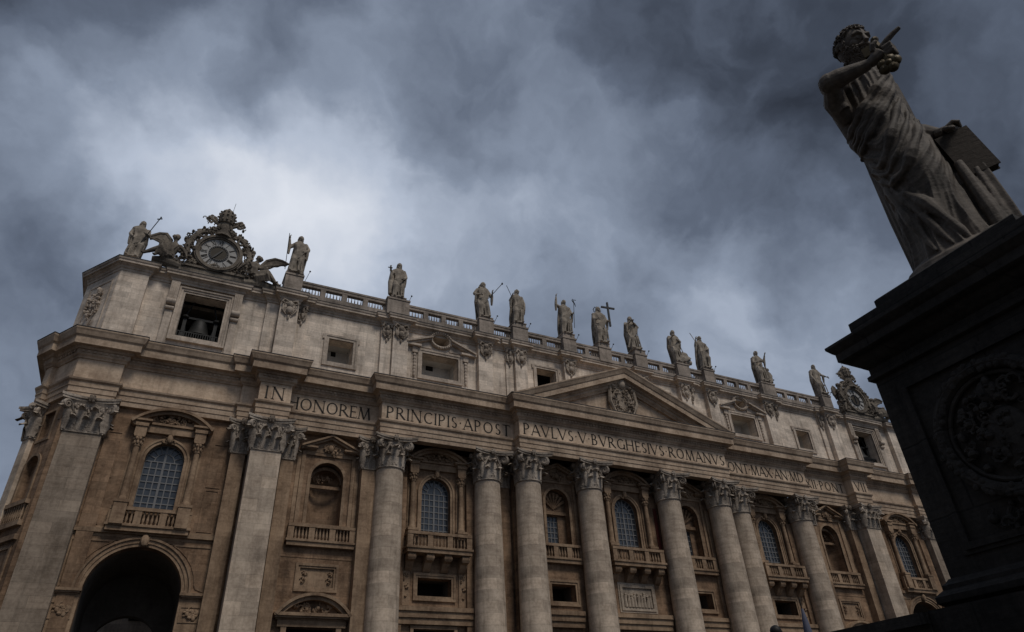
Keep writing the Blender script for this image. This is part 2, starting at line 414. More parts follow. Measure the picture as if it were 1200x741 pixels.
def glyph(mb, ch, x, z, h, y, d=0.03, mat=None):
    w, st = GL[ch]
    def quad(a, b, c, e): mb.prism([(x + p[0] * h, z + p[1] * h) for p in (a, b, c, e)], y - d, y + 0.02, mat=mat)
    for s in st:
        k = s[0]
        if k in 'lbd':
            _, x0, y0, x1, y1, t = s
            dx, dy = x1 - x0, y1 - y0; ln = math.hypot(dx, dy); nx, ny = -dy / ln * t / 2, dx / ln * t / 2
            if k == 'd': nx, ny = (t / 2 / max(abs(dy / ln), .4)) * (1 if nx > 0 else -1), 0
            quad((x0 - nx, y0 - ny), (x1 - nx, y1 - ny), (x1 + nx, y1 + ny), (x0 + nx, y0 + ny))
            if k == 'l':
                for yy in (y0, y1):
                    q = 0.035
                    yb = yy if yy < 0.5 else yy - q
                    quad((x0 - .11, yb), (x0 + .11, yb), (x0 + .11, yb + q), (x0 - .11, yb + q))
            if k == 'b' and x1 - x0 > .3 and (y0 > .9 or y0 < .1):
                sg = -1 if y0 > .9 else 1
                quad((x1 - .045, y0), (x1, y0), (x1, y0 + sg * .15), (x1 - .02, y0 + sg * .15))
            if k == 'd':
                for (ex, ey) in ((x0, y0), (x1, y1)):
                    if t == TN or ch in 'AV':
                        if (ch == 'A' and ey > .5) or (ch == 'V' and ey < .5) or (ch == 'M' and .2 < ex < .8): continue
                        yb = ey if ey < .5 else ey - .035
                        quad((ex - .11, yb), (ex + .11, yb), (ex + .11, yb + .035), (ex - .11, yb + .035))
        elif k == 'a':
            _, cx, cy, rx, ry, a0, a1 = s
            n = max(6, int(abs(a1 - a0) / 18)); po, pi_ = [], []
            for i in range(n + 1):
                a = R(a0 + (a1 - a0) * i / n); t = TN + (TK * 1.08 - TN) * abs(math.cos(a)) ** 1.3
                po.append((cx + rx * math.cos(a), cy + ry * math.sin(a)))
                pi_.append((cx + (rx - t) * math.cos(a), cy + (ry - TN * .9 - 0.01) * math.sin(a)))
            for i in range(n): quad(po[i], po[i + 1], pi_[i + 1], pi_[i])
        else:
            _, cx, cy = s
            quad((cx - .07, cy), (cx, cy - .08), (cx + .07, cy), (cx, cy + .08))
def text(s, x0, x1, z, h, y, name='inscription', parent=None):
    mb = MB(); ws = sum(GL[c][0] * h for c in s if c != ' '); gap = (x1 - x0 - ws) / (len(s) - 1) if len(s) > 1 else 0
    x = x0
    for c in s:
        if c != ' ': glyph(mb, c, x, z, h, y); x += GL[c][0] * h
        x += gap
    return mb.build(name, 'letter', parent)

# ---------------------------------------------------------------- setting
g = MB(); g.box(-600, 600, -500, 700, -1.6, -1.0)
tag(g.build('ground', 'cobble'), kind='structure')
g = MB()
for i in range(12): g.box(-37.4, 75, -62.0 + i * 0.75, 4.9 - 0.01 * i, -1.0 + i * 0.16 + 0.002 * i, -1.0 + (i + 1) * 0.16)
tag(g.build('steps', 'cobble'), kind='structure')

# ================================================================ BASILICA
BAS = empty('basilica', (0, 0, 0), label='long travertine church facade with giant columns, pediment and carved inscription frieze', cat='church')
ZS0, ZC0, ZC1 = 2.0, 25.5, 28.65          # shaft foot, capital foot, capital top
ZA1, ZF1, ZK1 = 30.35, 32.35, 34.75       # architrave, frieze, cornice tops
ZB0, ZB1 = 42.95, 43.75                   # attic cornice
d_c = Vector((-math.sin(R(33)), math.cos(R(33))))
def cant(s_, out=0.0, x0=-56.8, y0=-1.0):
    n = Vector((-d_c.y, -(-d_c.x)))       # outward normal of canted face
    n = Vector((-math.cos(R(33)), -math.sin(R(33))))
    return (x0 + d_c.x * s_ + n.x * out, y0 + d_c.y * s_ + n.y * out)
# frieze plane path, left half (x < 0), then mirrored
half = [(-62.0, 14.0), (-59.9, 3.05), cant(4.2, .40), cant(3.3, .40), cant(3.3), (-56.8, -1.0), (-53.2, -1.0), (-53.2, -0.4), (-43.0, -0.4), (-43.0, -0.8),
        (-41.55, -0.8), (-41.55, -2.2), (-38.6, -2.2), (-38.6, -0.8), (-29.55, -0.8), (-29.55, -2.1), (-14.5, -2.1), (-14.5, -3.35)]
half[1] = cant(4.2, 0.40); half[1] = (half[2][0] - 0.0, half[2][1] + 9.0); half = half[1:]
path = half + [(-x, y) for x, y in reversed(half)]
m1 = MB(); m1.sweep(path, [(-.9, ZC1 + .02), (0.0, ZC1 + .02), (0.0, 29.12), (.07, 29.14), (.07, 29.62), (.14, 29.64), (.14, 30.08), (.30, 30.2), (.34, ZA1), (-.9, ZA1)])
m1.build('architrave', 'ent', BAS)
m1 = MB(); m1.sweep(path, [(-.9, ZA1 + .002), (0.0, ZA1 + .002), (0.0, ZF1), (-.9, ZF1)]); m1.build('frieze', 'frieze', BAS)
m1 = MB()
m1.sweep(path, [(-.9, ZF1 + .002), (.10, ZF1 + .002), (.16, 32.5), (.30, 32.62), (.34, 32.7), (.34, 33.05), (.50, 33.1), (.62, 33.32), (1.02, 33.34), (1.05, 33.30), (1.05, 33.98), (1.12, 34.05), (1.20, 34.12), (1.32, 34.45), (1.40, 34.62), (1.40, ZK1), (-2.2, ZK1 + .08), (-2.2, 33.0)])
# dentils
for i in range(len(path) - 1):
    a, b = Vector(path[i]), Vector(path[i + 1]); ln_ = (b - a).length
    if ln_ < 1.2 or abs(a.y) > 4: continue
    d = (b - a) / ln_; nn_ = Vector((d.y, -d.x)); k = max(2, int(ln_ / 0.40))
    for j in range(k):
        c = a + d * (ln_ * (j + .5) / k) + nn_ * 0.42
        ang = math.atan2(d.y, d.x)
        m1.box(-.10, .10, -.06, .035, 32.80, 33.0, mat=Matrix.Translation((c.x, c.y, 0)) @ Matrix.Rotation(ang, 4, 'Z'))
m1.build('cornice', 'ent', BAS)
m1 = MB(); m1.sweep(path, [(.7, ZK1 + .035), (1.415, ZK1 + .005), (1.44, ZK1 + .03), (1.44, ZK1 + .085), (.7, ZK1 + .12)]); m1.build('cornice_flashing', 'lead', BAS)

# ---- pediment
ped = MB()
def zt(x, h): return 41.25 - h - 0.4085 * abs(x)
prof = [(1.40, 0.0), (1.40, .16), (1.30, .34), (1.14, .72), (1.04, .80), (1.04, 1.42), (.62, 1.44), (.50, 1.66), (.34, 1.72), (.34, 2.0), (.14, 2.2), (.10, 2.35), (-.4, 2.36), (-3.2, 2.36), (-3.2, .02)]
rings = []
for off, h in prof:
    xe = 14.5 + max(off, 0.1)
    rings.append([(-xe, -3.35 - off, max(zt(xe, h), ZK1 - h * .15 - .02)), (0, -3.35 - off, zt(0, h)), (xe, -3.35 - off, max(zt(xe, h), ZK1 - h * .15 - .02))])
# corners: keep the raking members on their true slope
rings = []
for off, h in prof:
    xe = 14.5 + max(off, 0.1)
    rings.append([(-xe, -3.35 - off, zt(xe, h)), (0, -3.35 - off, zt(0, h)), (xe, -3.35 - off, zt(xe, h))])
ped.loft([[r[k] for r in rings] for k in range(3)], False)
ped.build('raking_cornice', 'ent', BAS)
ty = MB(); ty.prism([(-13.5, ZK1), (13.5, ZK1), (0, 40.2)], -3.15, -2.0); ty.build('tympanum', 'ent', BAS)
tp = MB()
tin = [(-9.3, 35.35), (9.3, 35.35), (0, 38.35)]; tout = [(-10.4, 35.15), (10.4, 35.15), (0, 38.62)]
frame_strip(tp, tin, tout, -3.22, -3.1); tp.build('tympanum_moulding', 'ent', BAS)
co = MB()
co.prism([(1.1 * math.cos(a) * (1 - .25 * math.sin(a)) - .1, 36.9 + 1.5 * math.sin(a)) for a in [2 * PI * i / 20 for i in range(20)]], -3.5, -3.1)
co.ball((-.1, -3.5, 38.45), (.5, .4, .6), 12); co.ball((-.1, -3.5, 38.98), (.16, .16, .2), 8)
for sg in (-1, 1):
    co.tube([(-.1 + sg * .3, -3.4, 38.2), (-.1 + sg * 1.3, -3.6, 38.9)], .12, 6)
    co.tube([(-.1 + sg * .3, -3.4, 38.6), (-.1 + sg * 1.35, -3.5, 37.9), (-.1 + sg * 1.5, -3.5, 36.4), (-.1 + sg * 1.0, -3.5, 35.4)], [.14, .2, .22, .1], 6)
blobs(co, -.1, -3.25, 37.0, 3.2, 3.6, 150, 4, .07, .20, .55)
K_ = 1.28
co.v = [(x * K_ - .05, (y + 3.15) * 1.3 - 3.15, (z - 35.2) * K_ + 35.15) for x, y, z in co.v]
co.build('coat_of_arms', 'relief', BAS)

# ---- Corinthian capitals
def leaf(mb, P, n_, h, w0, out, z0, tlean=0.25):
    t_ = Vector((-n_.y, n_.x, 0)); rings = []
    k = 9
    for j in range(k):
        q = j / (k - 1)
        if q < .72: z = z0 + h * q / .72 * 1.0; o = .04 + tlean * q * q
        else:
            a = (q - .72) / .28 * 2.6; z = z0 + h + math.sin(a) * out * .55 - (0 if a < 1.5 else (a - 1.5) * .06); o = .04 + tlean * .52 + (1 - math.cos(a)) * out * .62
        w = w0 * (.50 + .55 * math.sin(PI * min(q * 1.05, 1) ** .8)) * (1 + .20 * math.cos(q * 19)) * (1 if q < .85 else .75)
        th = .07
        ring = []
        for u, dd in ((-1, -.02), (-.55, .05), (0, .10), (.55, .05), (1, -.02), (.5, -.10), (0, -.06), (-.5, -.10)):
            ring.append(P + n_ * (o + dd + (0.03 if abs(u) == .55 else 0)) + t_ * (u * w / 2) + Vector((0, 0, z - (.08 * abs(u)))))
        rings.append(ring)
    mb.loft(rings, True)
def volute(mb, P, n_, z, r, tr=.12):
    pts = []; rad = []
    for j in range(22):
        q = j / 21; a = PI * .9 - q * 3.4 * PI; rr_ = r * (1 - .80 * q)
        pts.append(P + n_ * (rr_ * math.cos(a)) + Vector((0, 0, z + rr_ * math.sin(a)))); rad.append(tr * (1 - .45 * q))
    stem = [P - n_ * (r * 2.2) + Vector((0, 0, z - r * 2.6)), P - n_ * (r * 1.7) + Vector((0, 0, z - r * 1.2))]
    mb.tube(stem + pts, [tr * .6, tr * .9] + rad, 6, flat=1.7)
def round_capital(r):
    mb = MB()
    mb.lathe([(r * .5, 0), (r + .10, 0), (r + .15, .07), (r + .10, .16), (r - .02, .2), (r - .04, 1.4), (r + .06, 2.3), (r + .32, 2.70), (r * .5, 2.72)], n=28)
    for row, (cnt, h, ph, z0, w) in enumerate(((8, .90, PI / 8, .16, 1.0), (8, 1.65, 0, .16, .92))):
        for i in range(cnt):
            a = ph + 2 * PI * i / cnt; n_ = Vector((math.cos(a), math.sin(a), 0))
            leaf(mb, n_ * (r - .04 + .03 * (1 - row)), n_, h, w, .62 + .10 * row, z0, .16 + .16 * row)
    for i in range(4):
        a = PI / 4 + i * PI / 2; n_ = Vector((math.cos(a), math.sin(a), 0)); t_ = Vector((-n_.y, n_.x, 0))
        for sg in (-1, 1): volute(mb, n_ * (r + .72) + t_ * (sg * .12), n_, 2.28, .42)
        leaf(mb, n_ * (r + .05), n_, 1.85, .5, .42, .3, .45)
        a = i * PI / 2; n_ = Vector((math.cos(a), math.sin(a), 0)); t_ = Vector((-n_.y, n_.x, 0))
        for sg in (-1, 1): volute(mb, n_ * (r + .18) + t_ * (sg * .30), t_ * -sg, 2.25, .26, .07)
        mb.ball(n_ * (r + .42) + Vector((0, 0, 2.95)), (.27, .27, .27), 8)
        for kk in range(6):
            b = kk * PI / 3; mb.ball(n_ * (r + .50) + t_ * (.22 * math.cos(b)) + Vector((0, 0, 2.95 + .22 * math.sin(b))), .12, 6)
    rc = random.Random(3)
    for i in range(150):
        a = rc.uniform(0, 2 * PI); z = rc.uniform(.3, 2.6); rr_ = r + .05 + .12 * z / 2.6; mb.ball((rr_ * math.cos(a), rr_ * math.sin(a), z), (rc.uniform(.07, .15), rc.uniform(.07, .15), rc.uniform(.08, .2)), 6)
    for z0, z1, e in ((2.72, 2.92, 0.0), (2.925, 3.15, .10)):
        pts = []
        for i in range(4):
            a = i * PI / 2
            for j in range(-5, 6):
                q = j / 5; t = q * (r + .70 + e); o = r + .22 + e + (abs(q) ** 2.2) * .54
                pts.append((math.cos(a) * o - math.sin(a) * t, math.sin(a) * o + math.cos(a) * t))
        mb.zprism(pts, z0, z1)
    return mb
def pil_capital(hw, dp, k):        # pilaster capital: half width, projection, leaves across the front
    mb = MB()
    mb.box(-hw - .10, hw + .10, -.10, dp, 0, .18)
    mb.zprism([(-hw, 0), (hw, 0), (hw, dp), (-hw, dp)], .1, 2.3)
    mb.loft([[(-hw - e, -e, z), (hw + e, -e, z), (hw + e, dp, z), (-hw - e, dp, z)] for e, z in ((0, 1.6), (.1, 2.3), (.34, 2.72))], False)
    F = Vector((0, -1, 0))
    step = 2 * hw / k
    for i in range(k): leaf(mb, Vector((-hw + step * (i + .5), 0, 0)), F, .90, step * .98, .62, .16, .16)
    for i in range(k + 1): leaf(mb, Vector((-hw + step * i, .0, 0)), F if 0 < i < k else Vector((-.7 if i == 0 else .7, -.7, 0)), 1.65, step * .92, .74, .16, .34)
    for sg in (-1, 1):
        S = Vector((sg, 0, 0))
        for q in ((.35,) if dp < 1 else (.35, 1.0)): leaf(mb, Vector((sg * hw, q, 0)), S, .9, .8, .4, .16, .12)
        n_ = Vector((sg * .707, -.707, 0)); t_ = Vector((.707 * sg, .707, 0))
        vr = .40 if hw > 1 else .28
        for s2 in (-1, 1): volute(mb, Vector((sg * (hw + .30), -.30, 0)) + t_ * s2 * .1, n_, 2.28, vr)
        leaf(mb, Vector((sg * hw, 0, 0)), n_, 1.85, .5, .42, .3, .45)
        if hw > 1: volute(mb, Vector((sg * .32, -.2, 0)), Vector((-sg, 0, 0)), 2.25, .26, .07)
    rc = random.Random(4)
    for i in range(int(60 * hw)):
        z = rc.uniform(.3, 2.65); mb.ball((rc.uniform(-hw, hw), -.06 - .10 * z / 2.6, z), (rc.uniform(.07, .16), rc.uniform(.07, .15), rc.uniform(.08, .2)), 6)
        for sg in (-1, 1): mb.ball((sg * (hw + .05 + .08 * z / 2.6), rc.uniform(0, dp), rc.uniform(.3, 2.6)), (.1, .12, .15), 6)
    mb.ball((0, -.46, 2.95), .30, 8)
    for kk in range(6): mb.ball((.24 * math.cos(kk * PI / 3), -.54, 2.95 + .24 * math.sin(kk * PI / 3)), .13, 6)
    for z0, z1, e in ((2.72, 2.92, 0.0), (2.925, 3.15, .10)):
        pts = []
        for j in range(-5, 6):
            q = j / 5; pts.append((q * (hw + .66 + e), -(.24 + e + abs(q) ** 2.2 * .56)))
        pts += [(hw + .42 + e, dp), (-hw - .42 - e, dp)]
        mb.zprism(pts, z0, z1)
    return mb
cap_src = round_capital(1.34).build('capital', 'capital', None)
capmesh = cap_src.data; bpy.data.objects.remove(cap_src)
def shaft_profile():
    pr = [(1.5, ZS0), (2.05, ZS0), (2.05, ZS0 + .3), (1.95, ZS0 + .35), (2.0, ZS0 + .6), (1.75, ZS0 + .75), (1.85, ZS0 + 1.0), (1.62, ZS0 + 1.15)]
    for i in range(13):
        q = i / 12; pr.append((1.56 - .22 * q ** 1.7, ZS0 + 1.2 + q * (ZC0 - ZS0 - 1.2)))
    return pr
XC = (('C', 28.0, -.76), ('D', 17.33, -.76), ('E', 13.13, -2.01), ('F', 5.43, -2.01))
sh = MB(); sh.lathe([(r, z) for r, z in shaft_profile()], n=40); so = sh.build('shaft', 'column', None); shm = so.data; bpy.data.objects.remove(so)
i = 0
for nm, x, y in XC:
    for s in (-1, 1):
        c = empty('column', (s * x, y, 0)); c.parent = BAS
        o = bpy.data.objects.new('shaft', shm); COL.objects.link(o); o.parent = c
        o = bpy.data.objects.new('capital', capmesh); COL.objects.link(o); o.parent = c; o.location = (0, 0, ZC0); o.rotation_euler = (0, 0, (i % 4) * PI / 2)
        b = MB(); b.box(-2.1, 2.1, -2.1, 2.1, -1.0, ZS0 - .002); b.build('pedestal', 'column', c)
        i += 1
# ---- pilasters
PC = {}
def pilaster(x0, x1, y, dp, k, z0=ZS0, mat='column', capm=True, parent=BAS, M4=None):
    hw = (x1 - x0) / 2
    e = empty('pilaster', (0, 0, 0)); e.parent = parent
    b = MB(); b.box(-hw, hw, 0, dp, z0 - 3, ZC0); b.box(-hw - .25, hw + .25, -.25, dp, z0 - 3, z0 + 1.1)
    o = b.build('shaft', mat, e)
    if capm:
        key = (round(hw, 2), round(dp, 2), k)
        if key not in PC: PC[key] = pil_capital(hw, dp, k)
        c = PC[key].build('capital', 'capital', e, loc=(0, 0, ZC0))
    e.location = ((x0 + x1) / 2, y, 0)
    return e
for s in (-1, 1):
    def X(a, b): return (a, b) if s < 0 else (-b, -a)
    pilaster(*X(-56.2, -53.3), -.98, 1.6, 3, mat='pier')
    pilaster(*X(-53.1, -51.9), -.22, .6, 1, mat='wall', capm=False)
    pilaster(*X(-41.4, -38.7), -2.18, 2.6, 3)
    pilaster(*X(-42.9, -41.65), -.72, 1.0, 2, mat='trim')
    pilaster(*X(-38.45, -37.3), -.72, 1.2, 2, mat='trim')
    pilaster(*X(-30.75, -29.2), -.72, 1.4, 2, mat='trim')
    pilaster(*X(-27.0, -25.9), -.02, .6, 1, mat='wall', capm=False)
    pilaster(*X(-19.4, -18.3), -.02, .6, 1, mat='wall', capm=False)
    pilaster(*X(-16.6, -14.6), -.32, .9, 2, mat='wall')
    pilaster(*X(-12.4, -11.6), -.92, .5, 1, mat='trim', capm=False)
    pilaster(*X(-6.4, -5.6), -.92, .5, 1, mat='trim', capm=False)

# ---- walls between (each bay one sheet with its openings)
GL_OFF = .35
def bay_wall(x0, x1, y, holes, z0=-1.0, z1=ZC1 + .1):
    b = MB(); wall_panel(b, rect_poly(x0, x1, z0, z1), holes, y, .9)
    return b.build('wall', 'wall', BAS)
def lattice(cx, hw, z0, zt_, y, parent, sq=False):
    g_ = MB()
    poly = rect_poly(cx - hw, cx + hw, z0, zt_) if sq else arch_poly(cx, hw, z0, zt_, 20)
    g_.prism(poly, y + .02, y + .06); o = g_.build('glass', 'glass', parent)
    l = MB(); t = .045; zs = zt_ if sq else zt_ - hw
    nv = 6 if hw > 1.2 else 4
    for i in range(nv + 1):
        x = cx - hw + 2 * hw * i / nv; tt = t * (2.0 if i == nv // 2 and not sq else 1)
        l.box(x - tt, x + tt, y - .06, y + .015, z0, zs)
    k = int(round((zs - z0) / (.62 if hw > 1.2 else .55)))
    for i in range(k + 1):
        z = z0 + (zs - z0) * i / k; l.box(cx - hw, cx + hw, y - .052, y + .012, z - t, z + t)
    if not sq:
        for rr_ in (.52, .98):
            frame_strip(l, arc(cx, zs, hw * rr_ - .05, hw * rr_ - .05, 0, 180, 18), arc(cx, zs, hw * rr_ + .04, hw * rr_ + .04, 0, 180, 18), y - .05, y + .01, closed=False)
        for i in range(1, 8):
            a = PI * i / 8; r0_ = hw * (.5 if i != 4 else 0)
            d = Vector((math.cos(a), 0, math.sin(a))); nn_ = Vector((-d.z, 0, d.x)) * (t if i != 4 else 2 * t)
            p = [Vector((cx, 0, zs)) + d * r0_ + nn_, Vector((cx, 0, zs)) + d * r0_ - nn_, Vector((cx, 0, zs)) + d * hw - nn_, Vector((cx, 0, zs)) + d * hw + nn_]
            l.prism([(q.x, q.z) for q in p], y - .058, y + .008)
    l.build('lattice', 'lattice', o)
    return o
def balusters(mb, x0, x1, y, z0, z1, sp=.36, r=.12, n=8):
    k = max(1, int((x1 - x0) / sp)); h = z1 - z0
    for i in range(k):
        x = x0 + (x1 - x0) * (i + .5) / k
        mb.lathe([(r * .9, z0), (r * .9, z0 + .06 * h), (r * .5, z0 + .12 * h), (r * 1.05, z0 + .32 * h), (r * .95, z0 + .42 * h), (r * .45, z0 + .78 * h), (r * .8, z0 + .88 * h), (r * .8, z1)], x, y, n)
def colonette(x, y, z0, z1, r, parent):
    c = MB()
    c.lathe([(r * 1.35, z0), (r * 1.35, z0 + .15), (r * 1.1, z0 + .3), (r, z0 + .35), (r * .95, z0 + 2.2), (r * .82, z1 - .95)], x, y, 16)
    c.lathe([(r, z1 - .95), (r * 1.05, z1 - .9), (r * .95, z1 - .6), (r * 1.5, z1 - .14), (r * 1.0, z1 - .1)], x, y, 12)
    for i in range(8):
        a = i * PI / 4
        c.ball((x + r * 1.15 * math.cos(a), y + r * 1.15 * math.sin(a), z1 - .62), (.11, .11, .17), 6)
        c.ball((x + r * 1.35 * math.cos(a + .4), y + r * 1.35 * math.sin(a + .4), z1 - .28), (.12, .12, .15), 6)
    c.box(x - r * 1.45, x + r * 1.45, y - r * 1.45, y + r * 1.45, z1 - .12, z1)
    return c.build('colonnette', 'trim', parent)
def seg_pediment(mb, cx, hw, y, z, rise, th=.42, pr=.75):
    # segmental pediment: horizontal cornice, curved cornice
    ww = hw + .1; rad = (ww * ww + rise * rise) / (2 * rise); cz = z + rise - rad; a = math.degrees(math.acos(min(1, ww / rad)))
    for (t0, t1, p) in ((0, th * .45, pr), (th * .45, th, pr * .72)):
        frame_strip(mb, arc(cx, cz, rad - t1, rad - t1, a, 180 - a, 20), arc(cx, cz, rad - t0, rad - t0, a, 180 - a, 20), y - p, y + .1, closed=False)
    hc = .26
    return (cz, rad)
def hcornice(mb, x0, x1, y, z, pr, h=.36):
    mb.box(x0, x1, y - pr, y + .1, z + h * .5, z + h); mb.box(x0 + .1, x1 - .1, y - pr * .8, y + .1, z + h * .22, z + h * .5 - .003); mb.box(x0 + .22, x1 - .22, y - pr * .5, y + .1, z, z + h * .22 - .003)
def aedicule(cx, y, wtype, hwp=3.25, colx=2.45, frieze_seed=1):
    e = empty('window', (0, 0, 0)); e.parent = BAS
    # architrave of the arch
    t = MB()
    hw = 1.55; zt_ = 25.85
    frame_strip(t, arch_poly(cx, hw, 20.0, zt_, 24), arch_poly(cx, hw + .40, 19.99, zt_ + .40, 24), y - .12, y + .1)
    frame_strip(t, arch_poly(cx, hw + .25, 20.0, zt_ + .25, 24), arch_poly(cx, hw + .42, 19.98, zt_ + .42, 24), y - .20, y - .1)
    t.build('window_frame', 'trim', e)
    k = MB(); k.ball((cx, y - .3, zt_ + .35), (.26, .25, .4), 8); blobs(k, cx, y - .1, zt_ + .35, .9, .8, 10, 3, .08, .16, .35); k.build('keystone', 'trim', e)
    lattice(cx, hw, 20.0, zt_, y + .55, e)
    for s in (-1, 1):
        colonette(cx + s * colx, y - .42, 20.35, 26.05, .28, e)
        b = MB(); b.box(cx + s * colx - .42, cx + s * colx + .42, y - .12, y + .1, 20.0, 26.05)
        b.box(cx + s * colx - .5, cx + s * colx + .5, y - .92, y + .1, 18.35, 20.34); b.box(cx + s * colx - .56, cx + s * colx + .56, y - .98, y + .1, 20.1, 20.33)
        b.box(cx + s * colx - .46, cx + s * colx + .46, y - .80, y + .1, 26.053, 26.9)
        b.box(cx + s * colx - .52, cx + s * colx + .52, y - .90, y + .1, 26.903, 27.2)
        b.build('pier', 'trim', e)
    p = MB()
    p.box(cx - colx, cx + colx, y - .35, y + .1, 26.6, 27.2)
    p.box(cx - hwp + .35, cx + hwp - .35, y - .3, y + .1, 27.15, 27.9)
    for s in (-1, 1): hcornice(p, cx + s * (hwp - .75) - .85, cx + s * (hwp - .75) + .85, y, 27.2, 1.0, .36)
    p.box(cx - colx + .3, cx + colx - .3, y - .5, y + .1, 27.3, 27.5)
    seg_pediment(p, cx, hwp, y, 27.3, 1.55, .5, 1.05)
    p.build('pediment', 'trim', e)
    q = MB(); blobs(q, cx, y - .3, 27.95, 3.6, .9, 40, frieze_seed, .1, .2, .3); q.build('pediment_relief', 'trim', e)
    return e
def balcony(cx, y, hw, pr, brackets=True, zt_=19.85, zb=18.0):
    e = empty('balcony', (0, 0, 0)); e.parent = BAS
    s = MB(); s.box(cx - hw, cx + hw, y - pr, y + .1, zb - .12, zb + .25); s.box(cx - hw - .12, cx + hw + .12, y - pr - .12, y + .1, zb + .253, zb + .45); s.build('balcony_slab', 'trim', e)
    r = MB(); r.box(cx - hw - .02, cx + hw + .02, y - pr - .02, y - pr + .42, zt_ - .28, zt_)
    for sg in (-1, 1): r.box(cx + sg * (hw - .2) - .21, cx + sg * (hw - .2) + .21, y - pr + .423, y + .08, zt_ - .28, zt_)
    for x in np.linspace(-hw + .25, hw - .25, 4): r.box(cx + x - .27, cx + x + .27, y - pr + .02, y - pr + .38, zb + .453, zt_ - .283)
    r.build('balustrade_rail', 'trim', e)
    xs = np.linspace(-hw + .25, hw - .25, 4)
    for i in range(3):
        b = MB(); balusters(b, cx + xs[i] + .3, cx + xs[i + 1] - .3, y - pr + .2, zb + .45, zt_ - .28, .30, .11)
        if i < 2: b.build('balusters', 'trim', e)
    if pr > .8:
        for sg in (-1, 1):
            kk = max(1, int((pr - .6) / .32))
            for j in range(kk):
                yy = y - .15 - j * .32
                b.lathe([(.09, zb + .45), (.05, zb + .55), (.11, zb + .85), (.05, zb + 1.2), (.09, zt_ - .28)], cx + sg * (hw - .2), yy, 8)
    b.build('balusters', 'trim', e)
    if brackets:
        for x in np.linspace(-hw + .55, hw - .55, 4):
            k = MB(); w = .36
            pts = [(0, zb - .14), (-pr + .25, zb - .14), (-pr + .15, zb - .4), (-pr + .3, zb - .72), (-pr * .5, zb - .85), (-.35, zb - 1.45), (0, zb - 1.6)]
            k.add([(cx + x - w, y + a, z) for a, z in pts] + [(cx + x + w, y + a, z) for a, z in pts],
                  [tuple(range(7)), tuple(range(13, 6, -1))] + [(i, (i + 1) % 7, 7 + (i + 1) % 7, 7 + i) for i in range(7)])
            k.tube([(cx + x - w - .04, y - pr + .42, zb - .45), (cx + x + w + .04, y - pr + .42, zb - .45)], .25, 10)
            k.build('bracket', 'trim', e)
    return e
def mezz(cx, y, hw, z0=14.28, z1=15.9):
    e = empty('mezzanine_opening'); e.parent = BAS
    f = MB(); rect_frame(f, cx - hw, cx + hw, z0, z1, .22, y - .10, y + .1); rect_frame(f, cx - hw - .22, cx + hw + .22, z0 - .22, z1 + .22, .22, y - .18, y + .08)
    f.build('opening_frame', 'trim', e)
    b = MB(); b.box(cx - hw - .3, cx + hw + .3, y + 2.4, y + 2.5, z0 - .5, z1 + .5); b.build('dark_interior', 'dark', e)
    b = MB()
    for s in (-1, 1): b.box(cx + s * (hw + .12) - .1, cx + s * (hw + .12) + .1, y + .91, y + 2.39, z0 - .3, z1 + .3)
    b.box(cx - hw, cx + hw, y + .91, y + 2.39, z0 - .25, z0 - .05); b.box(cx - hw, cx + hw, y + .91, y + 2.39, z1 + .05, z1 + .25)
    b.build('opening_lining', 'inner', e)
    return e
def low_door(cx, y, x0, x1):
    # the beam above the ground storey and the head of the doorway under it
    e = empty('doorway'); e.parent = BAS
    b = MB(); b.box(x0, x1, y - .75, y + .05, 12.85, 13.25); b.box(x0, x1, y - .6, y + .05, 12.3, 12.847); b.box(x0, x1, y - .45, y + .05, 11.75, 12.297); b.build('beam', 'trim', e)
    return e
# CD bays and their mirror
for s in (-1, 1):
    cx = s * 22.65; y = .35
    bay_wall(min(s * 28, s * 16.5), max(s * 28, s * 16.5), y, [arch_poly(cx, 1.55, 20.0, 25.85, 24), rect_poly(cx - 1.72, cx + 1.72, 14.28, 15.9), rect_poly(cx - 2.0, cx + 2.0, -.9, 11.4)])
    aedicule(cx, y, 0, 3.35, 2.6, 5 + s)
    balcony(cx, y, 3.3, 1.55)
    mezz(cx, y, 1.72)
    low_door(cx, y, cx - 3.8, cx + 3.8)
    b = MB(); rect_frame(b, cx - 2.0, cx + 2.0, -.9, 11.4, .3, y - .2, y + .05); b.build('door_frame', 'trim', BAS)
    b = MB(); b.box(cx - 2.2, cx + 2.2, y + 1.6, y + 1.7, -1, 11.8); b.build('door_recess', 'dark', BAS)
    for q in (-1, 1):
        b = MB()
        b.box(cx + q * 2.9 - .4, cx + q * 2.9 + .4, y - .10, y + .05, 13.4, 16.7); blobs(b, cx + q * 2.9, y - .1, 15.2, .5, 2.2, 10, 8, .08, .15, .2)
        b.build('hanging_ornament', 'trim', BAS)
